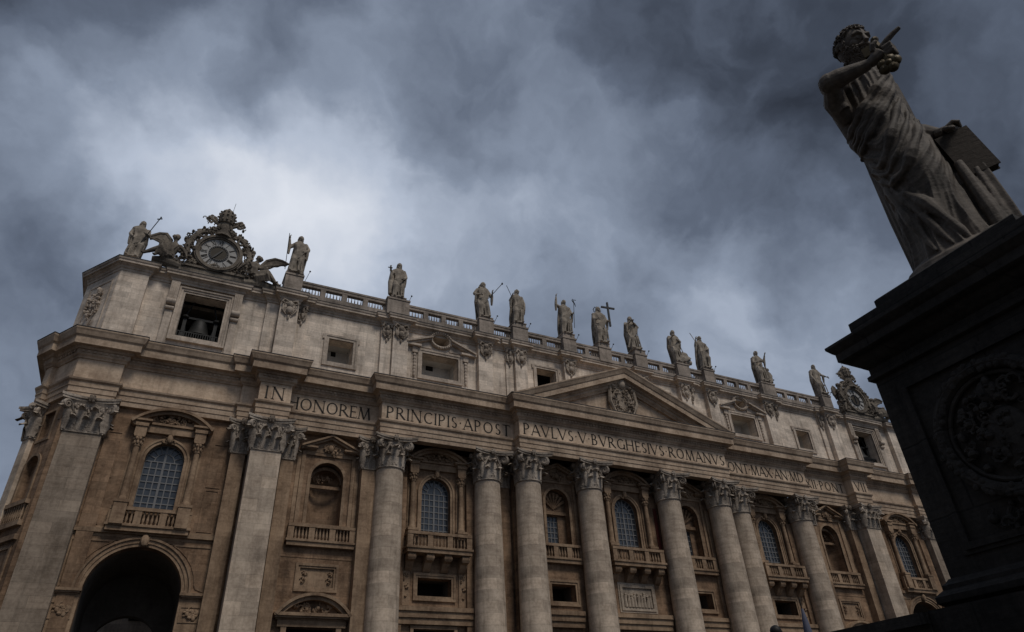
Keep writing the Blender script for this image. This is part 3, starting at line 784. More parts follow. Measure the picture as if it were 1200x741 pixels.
# centre bay
y = -.75
bay_wall(-5.9, 5.9, y, [arch_poly(0, 1.55, 20.0, 25.85, 24), rect_poly(-2.2, 2.2, -.9, 11.4)])
aedicule(0, y, 0, 3.3, 2.62, 9)
balcony(0, y, 3.35, 1.5)
low_door(0, y, -3.8, 3.8)
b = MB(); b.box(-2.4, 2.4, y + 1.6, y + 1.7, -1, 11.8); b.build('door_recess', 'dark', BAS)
rp = empty('relief_panel'); rp.parent = BAS
b = MB(); rect_frame(b, -1.9, 1.9, 13.95, 15.95, .3, y - .2, y + .05); rect_frame(b, -2.2, 2.2, 13.65, 16.25, .2, y - .1, y + .04); b.build('panel_frame', 'relief', rp)
b = MB(); b.box(-1.9, 1.9, y - .03, y + .05, 13.95, 15.95)
for i in range(9):
    x = -1.6 + i * .4; h = rnd.uniform(1.0, 1.5)
    b.ball((x, y - .15, 14.1 + h), (.13, .13, .16), 8); b.tube([(x, y - .12, 14.0), (x + rnd.uniform(-.12, .12), y - .14, 14.0 + h)], [.2, .16], 7); b.tube([(x, y - .2, 13.9 + h), (x + rnd.uniform(-.35, .35), y - .25, 14.3 + h * .6)], .06, 5)
b.build('carved_scene', 'relief', rp)
b = MB(); b.box(3.9, 4.35, y - .12, y - .02, 19.0, 25.0); b.build('red_marble_strip', 'red', BAS)
# EF bays
for s in (-1, 1):
    cx = s * 9.0; y = -.7
    x0, x1 = sorted((s * 5.9, s * 14.3))
    bay_wall(x0, x1, y, [arch_poly(cx, 1.45, 19.95, 25.9, 24), rect_poly(cx - 1.4, cx + 1.4, 14.22, 15.88), rect_poly(cx - 1.6, cx + 1.6, -.9, 11.2)])
    e = empty('window_niche'); e.parent = BAS
    n_ = MB()          # recessed back of niche with shell head and a smaller window low in it
    wall_panel(n_, arch_poly(cx, 1.6, 19.6, 26.1, 20), [rect_poly(cx - 1.25, cx + .45, 19.7, 23.15)] if s < 0 else [rect_poly(cx - 1.0, cx + .7, 19.7, 23.15)], y + .9, .25)
    n_.box(cx - 1.45, cx + 1.45, y + .55, y + .9, 23.25, 23.6)
    for a in range(1, 8):
        aa = PI * a / 8; n_.tube([(cx, y + .85, 23.9), (cx + 1.35 * math.cos(aa), y + .62, 24.35 + 1.3 * math.sin(aa))], [.05, .2], 6)
    n_.build('niche_back', 'wall', e)
    wx = cx - .40 if s < 0 else cx - .15
    lattice(wx, .85, 19.7, 23.15, y + 1.1, e, sq=True)
    f = MB(); frame_strip(f, arch_poly(cx, 1.45, 19.9, 25.9, 24), arch_poly(cx, 1.75, 19.88, 26.2, 24), y - .12, y + .1)
    rect_frame(f, cx - 2.1, cx + 2.1, 19.95, 26.55, .28, y - .16, y + .05); f.build('niche_frame', 'trim', e)
    p = MB(); hcornice(p, cx - 2.75, cx - 1.3, y, 27.1, .7, .34); hcornice(p, cx + 1.3, cx + 2.75, y, 27.1, .7, .34); p.box(cx - 2.4, cx + 2.4, y - .2, y + .05, 26.85, 27.5)
    for h0, h1, pr in ((0, .2, .85), (.2, .42, .6)):
        frame_strip(p, [(cx - 2.85, 27.42 - h1), (cx, 28.72 - h1), (cx + 2.85, 27.42 - h1)], [(cx - 2.85, 27.42 - h0), (cx, 28.72 - h0), (cx + 2.85, 27.42 - h0)], y - pr, y + .05, closed=False)
    p.prism([(cx - 2.4, 27.3), (cx + 2.4, 27.3), (cx, 28.4)], y - .18, y + .04)
    p.build('pediment', 'trim', e)
    q = MB(); blobs(q, cx, y - .2, 27.3, 1.8, 1.0, 24, 12, .1, .2, .3); q.ball((cx, y - .35, 27.3), (.3, .3, .38), 8); q.build('cherub_relief', 'trim', e)
    balcony(cx, y, 2.65, .55, brackets=False)
    mezz(cx, y, 1.4, 14.22, 15.88)
    low_door(cx, y, x0 + .9, x1 - 1.2)
    b = MB(); b.box(cx - 1.8, cx + 1.8, y + 1.6, y + 1.7, -1, 11.6); b.build('door_recess', 'dark', BAS)
    bay_wall(*sorted((s * 14.3, s * 16.5)), .0, [])
    b = MB(); b.box(*sorted((s * 14.28, s * 14.32)), -.7, .4, -1, ZC1); b.build('wall_return', 'wall', BAS)
# BC bays
for s in (-1, 1):
    cx = s * 33.85; y = .2
    x0, x1 = sorted((s * 40.0, s * 28.0))
    bay_wall(x0, x1, y, [arch_poly(cx, 1.55, 20.0, 26.0, 24), rect_poly(cx - 1.5, cx + 1.5, 14.5, 16.1), rect_poly(cx - 2.1, cx + 2.1, -.9, 11.2)])
    e = empty('statue_niche'); e.parent = BAS
    n_ = MB()
    # half-round niche
    rings = []
    for z in (19.9, 21, 22, 23, 24.2): rings.append([(cx - 1.55 * math.cos(PI * j / 14), y + .85 + 1.1 * math.sin(PI * j / 14), z) for j in range(15)])
    for k in range(1, 8):
        b_ = PI / 2 * k / 7 * .98; rings.append([(cx - 1.55 * math.cos(b_) * math.cos(PI * j / 14), y + .85 + 1.1 * math.cos(b_) * math.sin(PI * j / 14), 24.4 + 1.62 * math.sin(b_)) for j in range(15)])
    n_.loft(rings, True, cap=False, closed=False)
    frame_strip(n_, arc(cx, 24.2, 1.4, 1.3, 0, 180, 14), arc(cx, 24.2, 1.62, 1.6, 0, 180, 14), y + .6, y + .95, closed=False)
    n_.box(cx - 1.5, cx + 1.5, y + .8, y + 1.0, 23.7, 24.0)
    blobs(n_, cx, y + 1.2, 24.7, 1.8, .8, 16, 5, .08, .18, .3)
    n_.build('niche_back', 'wall', e)
    f = MB(); frame_strip(f, arch_poly(cx, 1.55, 20.0, 26.0, 24), arch_poly(cx, 1.85, 19.98, 26.3, 24), y - .10, y + .1)
    rect_frame(f, cx - 2.25, cx + 2.25, 20.0, 26.6, .35, y - .16, y + .05)
    f.box(cx - 3.0, cx - 2.65, y - .08, y + .05, 20, 26.9); f.box(cx + 2.65, cx + 3.0, y - .08, y + .05, 20, 26.9); f.build('niche_frame', 'trim', e)
    p = MB(); hcornice(p, cx - 2.75, cx - 1.3, y, 27.0, .7, .34); hcornice(p, cx + 1.3, cx + 2.75, y, 27.0, .7, .34); p.box(cx - 2.4, cx + 2.4, y - .2, y + .05, 26.9, 27.4)
    for h0, h1, pr in ((0, .2, .85), (.2, .42, .6)):
        frame_strip(p, [(cx - 2.85, 27.35 - h1), (cx, 28.66 - h1), (cx + 2.85, 27.35 - h1)], [(cx - 2.85, 27.35 - h0), (cx, 28.66 - h0), (cx + 2.85, 27.35 - h0)], y - pr, y + .05, closed=False)
    p.prism([(cx - 2.4, 27.2), (cx + 2.4, 27.2), (cx, 28.3)], y - .18, y + .04)
    p.build('pediment', 'trim', e)
    q = MB(); blobs(q, cx, y - .2, 27.25, 1.7, 1.0, 24, 12, .1, .2, .3); q.ball((cx, y - .35, 27.35), (.3, .3, .38), 8); q.build('cherub_relief', 'trim', e)
    balcony(cx, y, 3.05, .5, brackets=False)
    pn = MB(); rect_frame(pn, cx - 1.5, cx + 1.5, 14.5, 16.1, .18, y - .05, y + .1); rect_frame(pn, cx - 1.68, cx + 1.68, 14.32, 16.28, .22, y - .14, y + .1)
    pn.prism(rect_poly(cx - 1.5, cx + 1.5, 14.5, 16.1), y + .12, y + .2)
    for sg in (-1, 1): blobs(pn, cx + sg * 1.15, y + .12, 15.3, .5, 1.0, 10, 2, .07, .14, .2)
    pn.build('blind_panel', 'trim', BAS)
    sd_ = empty('side_doorway'); sd_.parent = BAS
    b = MB(); hcornice(b, cx - 3.3, cx + 3.3, y, 11.75, .9, .5); seg_pediment(b, cx, 3.15, y, 12.15, 1.75, .55, .95); b.box(cx - 2.9, cx + 2.9, y - .35, y + .05, 11.2, 11.745)
    b.build('pediment', 'trim', sd_)
    b = MB(); blobs(b, cx, y - .1, 12.75, 3.4, 1.0, 36, 31, .1, .22, .3); b.build('pediment_relief', 'trim', sd_)
    b = MB(); rect_frame(b, cx - 2.1, cx + 2.1, -.9, 11.2, .45, y - .3, y + .05); b.build('door_frame', 'trim', sd_)
    b = MB(); b.box(cx - 2.2, cx + 2.2, y + 1.6, y + 1.7, -1, 11.6); b.build('door_recess', 'dark', sd_)
    b = MB(); b.box(cx - 3.9, cx + 4.0, y - .04, y + .03, 16.95, 17.7); b.build('string_course', 'wall', BAS)
# AB bays
for s in (-1, 1):
    cx = s * 48.1; y = 0.0
    x0, x1 = sorted((s * 54.0, s * 40.5))
    bay_wall(x0, x1, y, [arch_poly(cx, 1.55, 20.0, 25.85, 24), arch_poly(cx, 3.5, -.9, 16.85, 32)])
    aedicule(cx, y, 0, 3.3, 2.42, 15)
    balcony(cx, y, 3.1, .65, brackets=False)
    ar = empty('passage_arch'); ar.parent = BAS
    b = MB()
    for r0_, r1_, p in ((3.5, 3.75, .12), (3.752, 4.05, .2), (4.052, 4.22, .32)):
        frame_strip(b, arc(cx, 13.35, r0_, r0_, 0, 180, 36), arc(cx, 13.35, r1_, r1_, 0, 180, 36), y - p, y + .05, closed=False)
    b.build('archivolt', 'trim', ar)
    for q in (-1, 1):
        b = MB()
        hcornice(b, cx + q * 4.55 - 1.1 , cx + q * 4.55 + 1.1, y, 13.0, .5, .42)
        b.box(cx + q * 4.5 - .98, cx + q * 4.5 + .98, y - .14, y + .05, -1, 12.997)
        rect_frame(b, cx + q * 4.5 - .72, cx + q * 4.5 + .72, 11.3, 12.35, .08, y - .2, y - .1); blobs(b, cx + q * 4.5, y - .14, 11.85, 1.3, .8, 24, 6, .1, .2, .2)
        b.build('impost', 'trim', ar)
    b = MB(); b.ball((cx, y - .35, 17.3), (.35, .3, .5), 8); blobs(b, cx, y - .2, 17.2, 1.0, 1.0, 12, 6, .1, .18, .3); b.build('keystone', 'trim', ar)
    for q in (-1, 1):
        b = MB()
        zz = [(cx + q * 5.3, 13.5), (cx + q * 5.3, 17.25), (cx + q * 1.6, 17.25)] + [(cx + q * 4.5 * math.cos(R(a)), 13.35 + 4.4 * math.sin(R(a))) for a in (66, 54, 42, 30, 18, 6)]
        zc = (sum(p[0] for p in zz) / len(zz), sum(p[1] for p in zz) / len(zz))
        zi = [(zc[0] + (p[0] - zc[0]) * .88, zc[1] + (p[1] - zc[1]) * .88) for p in zz]
        frame_strip(b, zi, zz, y - .07, y + .04)
        b.build('spandrel_panel', 'trim', ar)
    # vaulted passage behind the arch, open at its far end
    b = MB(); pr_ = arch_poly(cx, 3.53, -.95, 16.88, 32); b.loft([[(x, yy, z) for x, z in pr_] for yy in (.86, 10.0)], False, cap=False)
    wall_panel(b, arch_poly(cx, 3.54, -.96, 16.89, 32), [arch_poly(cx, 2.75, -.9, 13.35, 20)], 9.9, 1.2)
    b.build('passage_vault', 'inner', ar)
    b = MB(); wall_panel(b, rect_poly(cx - 5.2, cx + 5.2, 17.5, 18.3), [], y - .02, .1); b.box(cx - 5.3, cx + 5.3, y - .25, y + .02, 17.75, 18.1); b.build('string_course', 'trim', BAS)
    for q in (-1, 1):
        for z0_, z1_ in ((18.5, 22.0), (22.4, 26.3)):
            b = MB(); rect_frame(b, cx + q * 4.3 - .5, cx + q * 4.3 + .5, z0_, z1_, .1, y - .06, y + .03); b.build('wall_panel', 'wall', BAS)
# canted end walls with niche, panel and pilaster (left end and its mirror)
for s in (-1, 1):
    e = empty('end_wall', (0, 0, 0)); e.parent = BAS
    o_ = Vector((-56.6, -.85, 0))
    # local frame: x runs from the far end to the front corner, y inward
    ex = Vector((-d_c.x, -d_c.y, 0)); ey = Vector((math.cos(R(33)), math.sin(R(33)), 0))
    Mc = Matrix(((ex.x, ey.x, 0, o_.x), (ex.y, ey.y, 0, o_.y), (0, 0, 1, 0), (0, 0, 0, 1)))
    if s > 0: Mc = Matrix.Scale(-1, 4, (1, 0, 0)) @ Mc
    b = MB(); wall_panel(b, rect_poly(-4.2, .02, -1, ZC1 + .1), [arch_poly(-1.95, .95, 19.8, 23.7, 18), rect_poly(-2.6, -1.0, 25.15, 27.6)], 0, .5, mat=Mc)
    b.prism(arch_poly(-1.95, 1.2, 19.5, 23.9, 18), .5, .6, mat=Mc); b.prism(rect_poly(-2.8, -.8, 25, 27.8), .3, .45, mat=Mc)
    b.zprism([(s * -1 * x_, y_) for x_, y_ in ((-56.58, -.84), (-56.15, -.93), (-56.15, .9), (-57.2, .9))], -1, ZC1 + .1)
    b.build('wall', 'wall', e)
    b = MB(); frame_strip(b, arch_poly(-1.95, .95, 19.8, 23.7, 18), arch_poly(-1.95, 1.2, 19.78, 23.95, 18), -.12, .05, mat=Mc)
    rect_frame(b, -2.6, -1.0, 25.15, 27.6, .22, -.1, .05, mat=Mc)
    b.box(-3.5, -.3, -.35, .05, 19.4, 19.75, mat=Mc); b.box(-3.5, -.3, -.35, .05, 17.7, 18.1, mat=Mc)
    for i in range(9): b.lathe([(.09, 18.1), (.05, 18.3), (.11, 18.6), (.05, 19.1), (.09, 19.4)], -3.2 + i * .33, -.18, 8, mat=Mc)
    b.box(-3.4, -.4, -.04, .03, 18.1, 19.4, mat=Mc)
    b.box(-3.6, -.2, -.3, .05, 16.6, 17.0, mat=Mc); rect_frame(b, -3.0, -.8, 13.6, 16.0, .25, -.12, .05, mat=Mc)
    b.build('niche_frame', 'trim', e)
    b = MB(); b.box(-4.3, -3.25, -.40, .8, -1, ZC0, mat=Mc); b.build('pilaster', 'column', e)
    c = pil_capital(.55, .9, 1); c.v = [tuple(Mc @ (Vector(v) + Vector((-3.78, -.40, ZC0)))) for v in c.v]; c.build('capital', 'capital', e)
    # flank running back behind
    b = MB(); fx = s * -1 * (half[0][0] + .2)
    fx = (half[0][0] + .35) if s < 0 else -(half[0][0] + .35)
    b.box(min(fx, fx - s * .5), max(fx, fx - s * .5), 4.0, 12, -1, 33.5); b.build('flank_wall', 'wall', e)

# ---- inscriptions
HT = 1.32; zt0 = ZA1 + .34
text('IN', -41.0, -39.2, zt0, HT, -2.2, parent=BAS)
text('HONOREM', -38.75, -30.3, zt0, HT, -.8, parent=BAS)
text('PRINCIPIS.APOST', -29.1, -15.0, zt0, HT, -2.1, parent=BAS)
text('PAVLVS.V.BVRGHESIVS.ROMANVS', -14.05, 14.3, zt0, HT, -3.35, parent=BAS)
text('PONT.MAX.AN.MD', 15.0, 29.2, zt0, HT, -2.1, parent=BAS)
text('CXII.PONT', 29.7, 38.3, zt0, HT * .96, -.8, parent=BAS)
text('VII', 39.0, 41.1, zt0, HT, -2.2, parent=BAS)

# ================================================================ ATTIC
def att_wall(x0, x1, y, holes, z1=ZB0 + .3):
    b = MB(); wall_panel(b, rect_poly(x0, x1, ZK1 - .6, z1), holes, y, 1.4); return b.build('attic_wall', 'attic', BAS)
def att_window(cx, y, hw, z0, z1, w=.4, inner='plaster', deep=1.3):
    e = empty('attic_window'); e.parent = BAS
    f = MB(); rect_frame(f, cx - hw, cx + hw, z0, z1, w * .55, y - .10, y + .1); rect_frame(f, cx - hw - w * .55, cx + hw + w * .55, z0 - w * .55, z1 + w * .55, w * .45, y - .17, y + .08)
    for q in (-1, 1):       # eared corners
        f.box(cx + q * (hw + w + .09) - .09, cx + q * (hw + w + .09) + .09, y - .15, y + .05, z1 - .1, z1 + w + .002)
    f.build('window_frame', 'attic_trim', e)
    b = MB(); y1 = y + 1.4
    b.box(cx - hw - .1, cx + hw + .1, y1 + deep, y1 + deep + .1, z0 - .3, z1 + .3)
    for q in (-1, 1): b.box(cx + q * (hw + .06) - .05, cx + q * (hw + .06) + .05, y1 + .01, y1 + deep - .01, z0 - .2, z1 + .2)
    b.box(cx - hw, cx + hw, y1 + .01, y1 + deep - .01, z0 - .16, z0 - .02); b.box(cx - hw, cx + hw, y1 + .01, y1 + deep - .01, z1 + .02, z1 + .2)
    b.build('window_recess', inner, e)
    if inner == 'plaster':
        b = MB(); b.box(cx - hw * .35, cx + hw * .05, y1 + deep - .03, y1 + deep + .02, z0 + (z1 - z0) * .80, z0 + (z1 - z0) * 1.08); b.build('inner_opening', 'dark', e)
    return e
def cherub_capital(x, y, w, parent=BAS):      # shield and mask ornament heading each attic pilaster
    b = MB(); z = 41.9
    b.prism([(x + .52 * math.cos(a) * w, z + .80 * math.sin(a)) for a in [2 * PI * i / 14 for i in range(14)]], y - .2, y + .1)
    b.ball((x, y - .25, z + .35), (.3 * w, .3, .36), 10)
    b.ball((x, y - .2, z - .35), (.34 * w, .3, .42), 10)
    for q in (-1, 1):
        b.tube([(x + q * .2 * w, y - .2, z + .75), (x + q * .62 * w, y - .3, z + .85), (x + q * .72 * w, y - .25, z + .5), (x + q * .5 * w, y - .2, z + .45)], [.1, .15, .13, .07], 6)
        b.tube([(x + q * .6 * w, y - .15, z + .3), (x + q * .62 * w, y - .2, z - .4), (x + q * .25 * w, y - .15, z - .95)], [.07, .13, .06], 6)
    b.ball((x, y - .1, z - 1.2), (.13, .13, .28), 6)
    blobs(b, x, y - .05, z, 1.35 * w, 1.9, 26, int(x * 7) + 99, .08, .17, .3)
    return b.build('mask_ornament', 'capital', parent)
def att_pil(x0, x1, y, dp=1.2, orn=True):
    e = empty('attic_pilaster'); e.parent = BAS
    b = MB(); b.box(x0, x1, y, y + dp, ZK1 - .3, ZB0 + .1); b.box(x0 - .1, x1 + .1, y - .1, y + dp, ZK1 - .3, ZK1 + .75)
    b.build('shaft', 'attic', e)
    if orn: cherub_capital((x0 + x1) / 2, y, (x1 - x0) / 1.7, e)
for s in (-1, 1):
    def S2(a, b): return tuple(sorted((s * abs(a), s * abs(b))))
    # walls
    cx = s * 48.0
    att_wall(*S2(55.0, 40.0), 0.0, [rect_poly(cx - 1.95, cx + 1.95, 36.85, 41.8)])
    cx = s * 34.0
    att_wall(*S2(40.0, 28.0), -.2, [rect_poly(cx - 1.33, cx + 1.33, 36.95, 39.75)])
    att_window(cx, -.2, 1.33, 36.95, 39.75, .5)
    cx = s * 22.65
    att_wall(*S2(28.0, 15.5), -.3, [rect_poly(cx - 2.2, cx + 2.2, 37.35, 40.2), [(cx + 1.05 * math.cos(a), 42.15 + .78 * math.sin(a)) for a in [2 * PI * i / 18 for i in range(18)]]])
    e = att_window(cx, -.3, 2.2, 37.35, 40.2, .5)
    f = MB()
    # broken pediment with an oval opening
    for q in (-1, 1):
        for h0, h1, pr in ((0, .22, .75), (.22, .42, .5)):
            pts = [(cx + q * 4.25, 41.15), (cx + q * 1.15, 42.35)]
            frame_strip(f, [(a, b_ - h1) for a, b_ in pts], [(a, b_ - h0) for a, b_ in pts], -.3 - pr, -.25, closed=False)
        f.prism([(cx + q * 4.0, 40.9), (cx + q * 1.1, 42.0), (cx + q * 1.1, 40.9)], -.42, -.25)
        f.box(cx + q * 3.4 - .95, cx + q * 3.4 + .95, -.85, -.25, 40.75, 41.0)
        f.box(cx + q * 3.1 - .3, cx + q * 3.1 + .3, -.55, -.25, 40.0, 40.74)
        for j in range(7): f.ball((cx + q * 3.1, -.42, 39.7 - j * .42), (.20 - .01 * j, .16, .24), 8)
        f.box(cx + q * 3.1 - .34, cx + q * 3.1 + .34, -.34, -.25, 36.9, 40.0)
    o1 = [(cx + 1.05 * math.cos(a), 42.15 + .78 * math.sin(a)) for a in [2 * PI * i / 28 for i in range(28)]]
    o2 = [(cx + 1.42 * math.cos(a), 42.15 + 1.12 * math.sin(a)) for a in [2 * PI * i / 28 for i in range(28)]]
    frame_strip(f, o1, o2, -.62, -.2)
    for i in range(26):
        a = 2 * PI * i / 26; f.ball((cx + 1.27 * math.cos(a), -.66, 42.15 + .98 * math.sin(a)), .14, 6)
    f.build('broken_pediment', 'attic_trim', e)
    b = MB(); b.box(cx - 1.3, cx + 1.3, 1.2, 1.3, 41.1, 43.2); b.build('oval_recess', 'dark', e)
    cx = s * 8.75
    att_wall(*S2(15.5, 0), -.3, [rect_poly(cx - 1.35, cx + 1.35, 38.4, 41.25)])
    att_window(cx, -.3, 1.35, 38.4, 41.25, .45, inner='dark')
    # pilasters
    att_pil(*S2(55.95, 53.45), -.65, orn=False)
    att_pil(*S2(42.15, 40.95), -.35, orn=False)
    att_pil(*S2(40.9, 39.0), -1.15); att_pil(*S2(38.95, 38.0), -.45)
    att_pil(*S2(29.75, 28.55), -.55); att_pil(*S2(28.5, 26.75), -.95)
    att_pil(*S2(18.1, 16.3), -.95); att_pil(*S2(13.3, 11.7), -.95); att_pil(*S2(14.35, 13.35), -.5)
    att_pil(*S2(6.4, 4.7), -.95)
    # tower bell opening frame with side consoles
    cx = s * 48.0
    e = empty('bell_opening'); e.parent = BAS
    f = MB()
    for (w0_, w1_, p) in ((0, .22, .12), (.222, .45, .22), (.452, .62, .34)):
        frame_strip(f, rect_poly(cx - 1.95 - w0_, cx + 1.95 + w0_, 36.85 - w0_, 41.8 + w0_), rect_poly(cx - 1.95 - w1_, cx + 1.95 + w1_, 36.85 - w1_, 41.8 + w1_), -p, .1)
    f.build('opening_frame', 'attic_trim', e)
    for q in (-1, 1):
        f = MB()
        xx = cx + q * 3.0
        f.box(xx - .34, xx + .34, -.32, .05, 35.4, 42.7)
        f.box(xx - .40, xx + .40, -.55, .05, 40.35, 42.72)
        f.tube([(xx - .42, -.52, 40.25), (xx + .42, -.52, 40.25)], .34, 12); f.tube([(xx - .38, -.40, 39.6), (xx + .38, -.40, 39.6)], .2, 10)
        for j in range(3): f.box(xx - .22 + j * .17, xx - .12 + j * .17, -.62, -.5, 40.6, 42.5)
        f.build('console', 'attic_trim', e)
    b = MB(); y1 = 1.4
    b.box(cx - 4, cx + 4, y1 + 5.0, y1 + 5.1, 36.0, 43); b.box(cx - 4, cx + 4, y1 + .02, y1 + 5, 36.2, 36.4); b.box(cx - 4, cx + 4, y1 + .02, y1 + 5, 42.4, 42.6)
    for q in (-1, 1): b.box(cx + q * 3.5, cx + q * 3.7, y1 + .02, y1 + 5, 36, 43)
    b.build('bell_chamber', 'dark', e)
    # bell cage
    b = MB()
    for q in (-1, 1):
        b.box(cx + q * 1.45 - .16, cx + q * 1.45 + .16, 1.2, 1.5, 36.85, 39.9); b.tube([(cx + q * 1.0, 1.35, 36.9), (cx + q * 1.5, 1.35, 39.6)], .09, 6)
        b.tube([(cx + q * 1.5, 1.35, 40.0), (cx + q * .95, 1.35, 41.8)], .08, 6); b.ball((cx + q * 1.45, 1.2, 39.9), (.32, .3, .22), 8)
    b.box(cx - 1.7, cx + 1.7, 1.25, 1.55, 39.75, 39.98)
    b.build('bell_frame', 'bronze', e)
    b = MB(); k = 18
    for i in range(k): b.box(cx - 1.85 + 3.7 * i / (k - 1) - .04, cx - 1.85 + 3.7 * i / (k - 1) + .04, .5, .58, 36.85, 37.75)
    b.box(cx - 1.9, cx + 1.9, .49, .59, 37.7, 37.8); b.build('railing', 'bronze', e)
# bells (hang in the openings)
for s, lab in ((-1, 'large bronze bell hanging in the left bell opening below the clock'), (1, 'bronze bell hanging in the far right bell opening below the clock')):
    t = empty('bell', (s * 48.0, 1.9, 37.95), label=lab, cat='bell', group='bells in the tower openings')
    b = MB(); b.lathe([(.3, 1.95), (.45, 1.95), (.62, 1.75), (.68, 1.2), (.80, .6), (1.05, .2), (1.12, 0), (.95, .0), (.7, .5)], n=24); b.build('bell_body', 'bronze', t)
    b = MB(); b.tube([(0, 0, 1.4), (0, 0, .1)], .06, 6); b.ball((0, 0, 0), .14, 8); b.build('clapper', 'iron', t)
    b = MB(); b.tube([(-.2, 0, 1.95), (-.2, 0, 2.3), (.2, 0, 2.3), (.2, 0, 1.95)], .08, 6); b.build('crown_loop', 'bronze', t); t.scale = (1.2, 1.2, 1.05)

# attic cornice, breaking forward over the pilasters
ahalf = [(-58.9, 12), (-58.9, 3.4), (-56.0, -.65), (-53.4, -.65), (-53.4, -.05), (-51.4, -.05), (-51.4, -.35), (-44.6, -.35), (-44.6, -.05), (-42.2, -.05), (-42.2, -.40), (-40.95, -.40), (-40.95, -1.2), (-38.95, -1.2), (-38.95, -.5), (-38.0, -.5), (-38.0, -.25),
         (-29.8, -.25), (-29.8, -.6), (-28.55, -.6), (-28.55, -1.0), (-26.7, -1.0), (-26.7, -.35), (-18.15, -.35), (-18.15, -1.0), (-16.25, -1.0), (-16.25, -.35), (-14.4, -.35), (-14.4, -.55), (-13.35, -.55), (-13.35, -1.0), (-11.65, -1.0), (-11.65, -.35), (-6.45, -.35), (-6.45, -1.0), (-4.65, -1.0), (-4.65, -.35)]
apath = ahalf + [(-x, y) for x, y in reversed(ahalf)]
b = MB()
b.sweep(apath, [(-.8, ZB0 - .35), (.05, ZB0 - .35), (.05, ZB0 - .1), (.14, ZB0 - .05), (.20, ZB0 + .15), (.36, ZB0 + .22), (.40, ZB0 + .30), (.62, ZB0 + .32), (.62, ZB0 + .55), (.70, ZB0 + .60), (.76, ZB0 + .78), (.76, ZB1), (-3.0, ZB1 + .05), (-3.0, ZB0 - .35)])
b.build('attic_cornice', 'attic_trim', BAS)
b = MB(); b.sweep(apath, [(.3, ZB1 + .01), (.775, ZB1 + .005), (.80, ZB1 + .03), (.80, ZB1 + .075), (.3, ZB1 + .10)]); b.build('cornice_flashing', 'lead', BAS)
# canted attic wall with carved relief
for s in (-1, 1):
    b = MB()
    P = [(-56.0, -.6), (-58.85, 3.4)]
    dd = (Vector(P[1]) - Vector(P[0])).normalized(); nn_ = Vector((-dd.y * -1, 0))
    a0 = math.atan2(dd.y, dd.x)
    Mc = Matrix.Translation((P[0][0], P[0][1], 0)) @ Matrix.Rotation(a0 - PI, 4, 'Z')
    if s > 0: Mc = Matrix.Scale(-1, 4, (1, 0, 0)) @ Mc
    b.box(-5.0, 0, 0, .8, ZK1 - .3, ZB0, mat=Mc); b.build('attic_wall', 'attic', BAS)
    b = MB(); rect_frame(b, -3.9, -.8, 36.0, 41.6, .15, -.08, .03, mat=Mc)
    blobs(b, -2.4, 0, 39.4, 2.0, 3.6, 50, 41, .1, .26, .45, mat=Mc); b.tube([(-2.6, -.15, 36.3), (-1.9, -.2, 37.4)], .12, 6, mat=Mc)
    b.build('coat_of_arms', 'attic_trim', BAS)
    b = MB(); b.box(min(58.3 * s, 58.6 * s), max(58.3 * s, 58.6 * s), 3.3, 12, 33.0, 43.2); b.build('attic_flank', 'attic', BAS)

# roof slab behind the parapets
b = MB(); b.box(-58.2, 58.2, 2.9, 12.0, 42.0, 43.0); b.build('roof', 'attic', BAS)
b = MB(); b.box(-41.5, 41.5, 12, 30, -1.0, 42.9); b.build('nave_block', 'wall', BAS)

# ---- balustrade with pedestals
PEDX = [(-40.0, -1.15, 1.85), (-28.25, -.95, 2.6), (-17.2, -.95, 1.9), (-12.6, -.95, 2.1), (-5.55, -.95, 1.9), (0, -.65, 1.9), (5.55, -.95, 1.9), (12.6, -.95, 2.1), (17.2, -.95, 1.9), (28.25, -.95, 2.6), (40.0, -1.15, 1.85)]
ZBT = 45.82
for px, py, w in PEDX:
    b = MB()
    hw = w / 2
    b.box(px - hw, px + hw, py - .55, py + 1.5, ZB1 + .05, ZBT)
    b.box(px - hw - .08, px + hw + .08, py - .63, py + 1.58, ZBT + .003, ZBT + .22)
    up_ = {5: .45, 4: .4, 6: .4, 3: .3}.get(PEDX.index((px, py, w)), 0)
    b.box(px - .85, px + .85, py - .5, py + 1.3, ZBT + .223, ZBT + .38 + up_)
    b.box(px - .92, px + .92, py - .57, py + 1.37, ZBT + .383 + up_, ZBT + .50 + up_)
    b.build('statue_pedestal', 'parapet', BAS)
    r = MB(); r.tube([(px + 1.2, py + .1, ZBT), (px + 1.5, py - .45, ZBT + .95)], .028, 5); r.ball((px + 1.52, py - .5, ZBT + 1.0), (.11, .11, .10), 6); r.build('floodlight_arm', 'iron', BAS)
for i in range(len(PEDX) - 1):
    x0 = PEDX[i][0] + PEDX[i][2] / 2; x1 = PEDX[i + 1][0] - PEDX[i + 1][2] / 2
    ln_ = x1 - x0; k = max(1, int(round(ln_ / 2.35))); y = -.78
    e = empty('balustrade'); e.parent = BAS
    b = MB(); b.box(x0, x1, y - .28, y + .28, ZB1 + .05, ZB1 + .58); b.box(x0, x1, y - .26, y + .26, ZBT - .58, ZBT - .25); b.box(x0, x1, y - .32, y + .32, ZBT - .247, ZBT - .02)
    for j in range(1, k): xx = x0 + ln_ * j / k; b.box(xx - .28, xx + .28, y - .25, y + .25, ZB1 + .583, ZBT - .583)
    b.build('rail', 'parapet', e)
    for j in range(k):
        b = MB()
        a, c = x0 + ln_ * j / k + (.3 if j else .05), x0 + ln_ * (j + 1) / k - (.3 if j < k - 1 else .05)
        balusters(b, a, c, y, ZB1 + .58, ZBT - .58, .31, .072, 7)
        b.build('balusters', 'parapet', e)

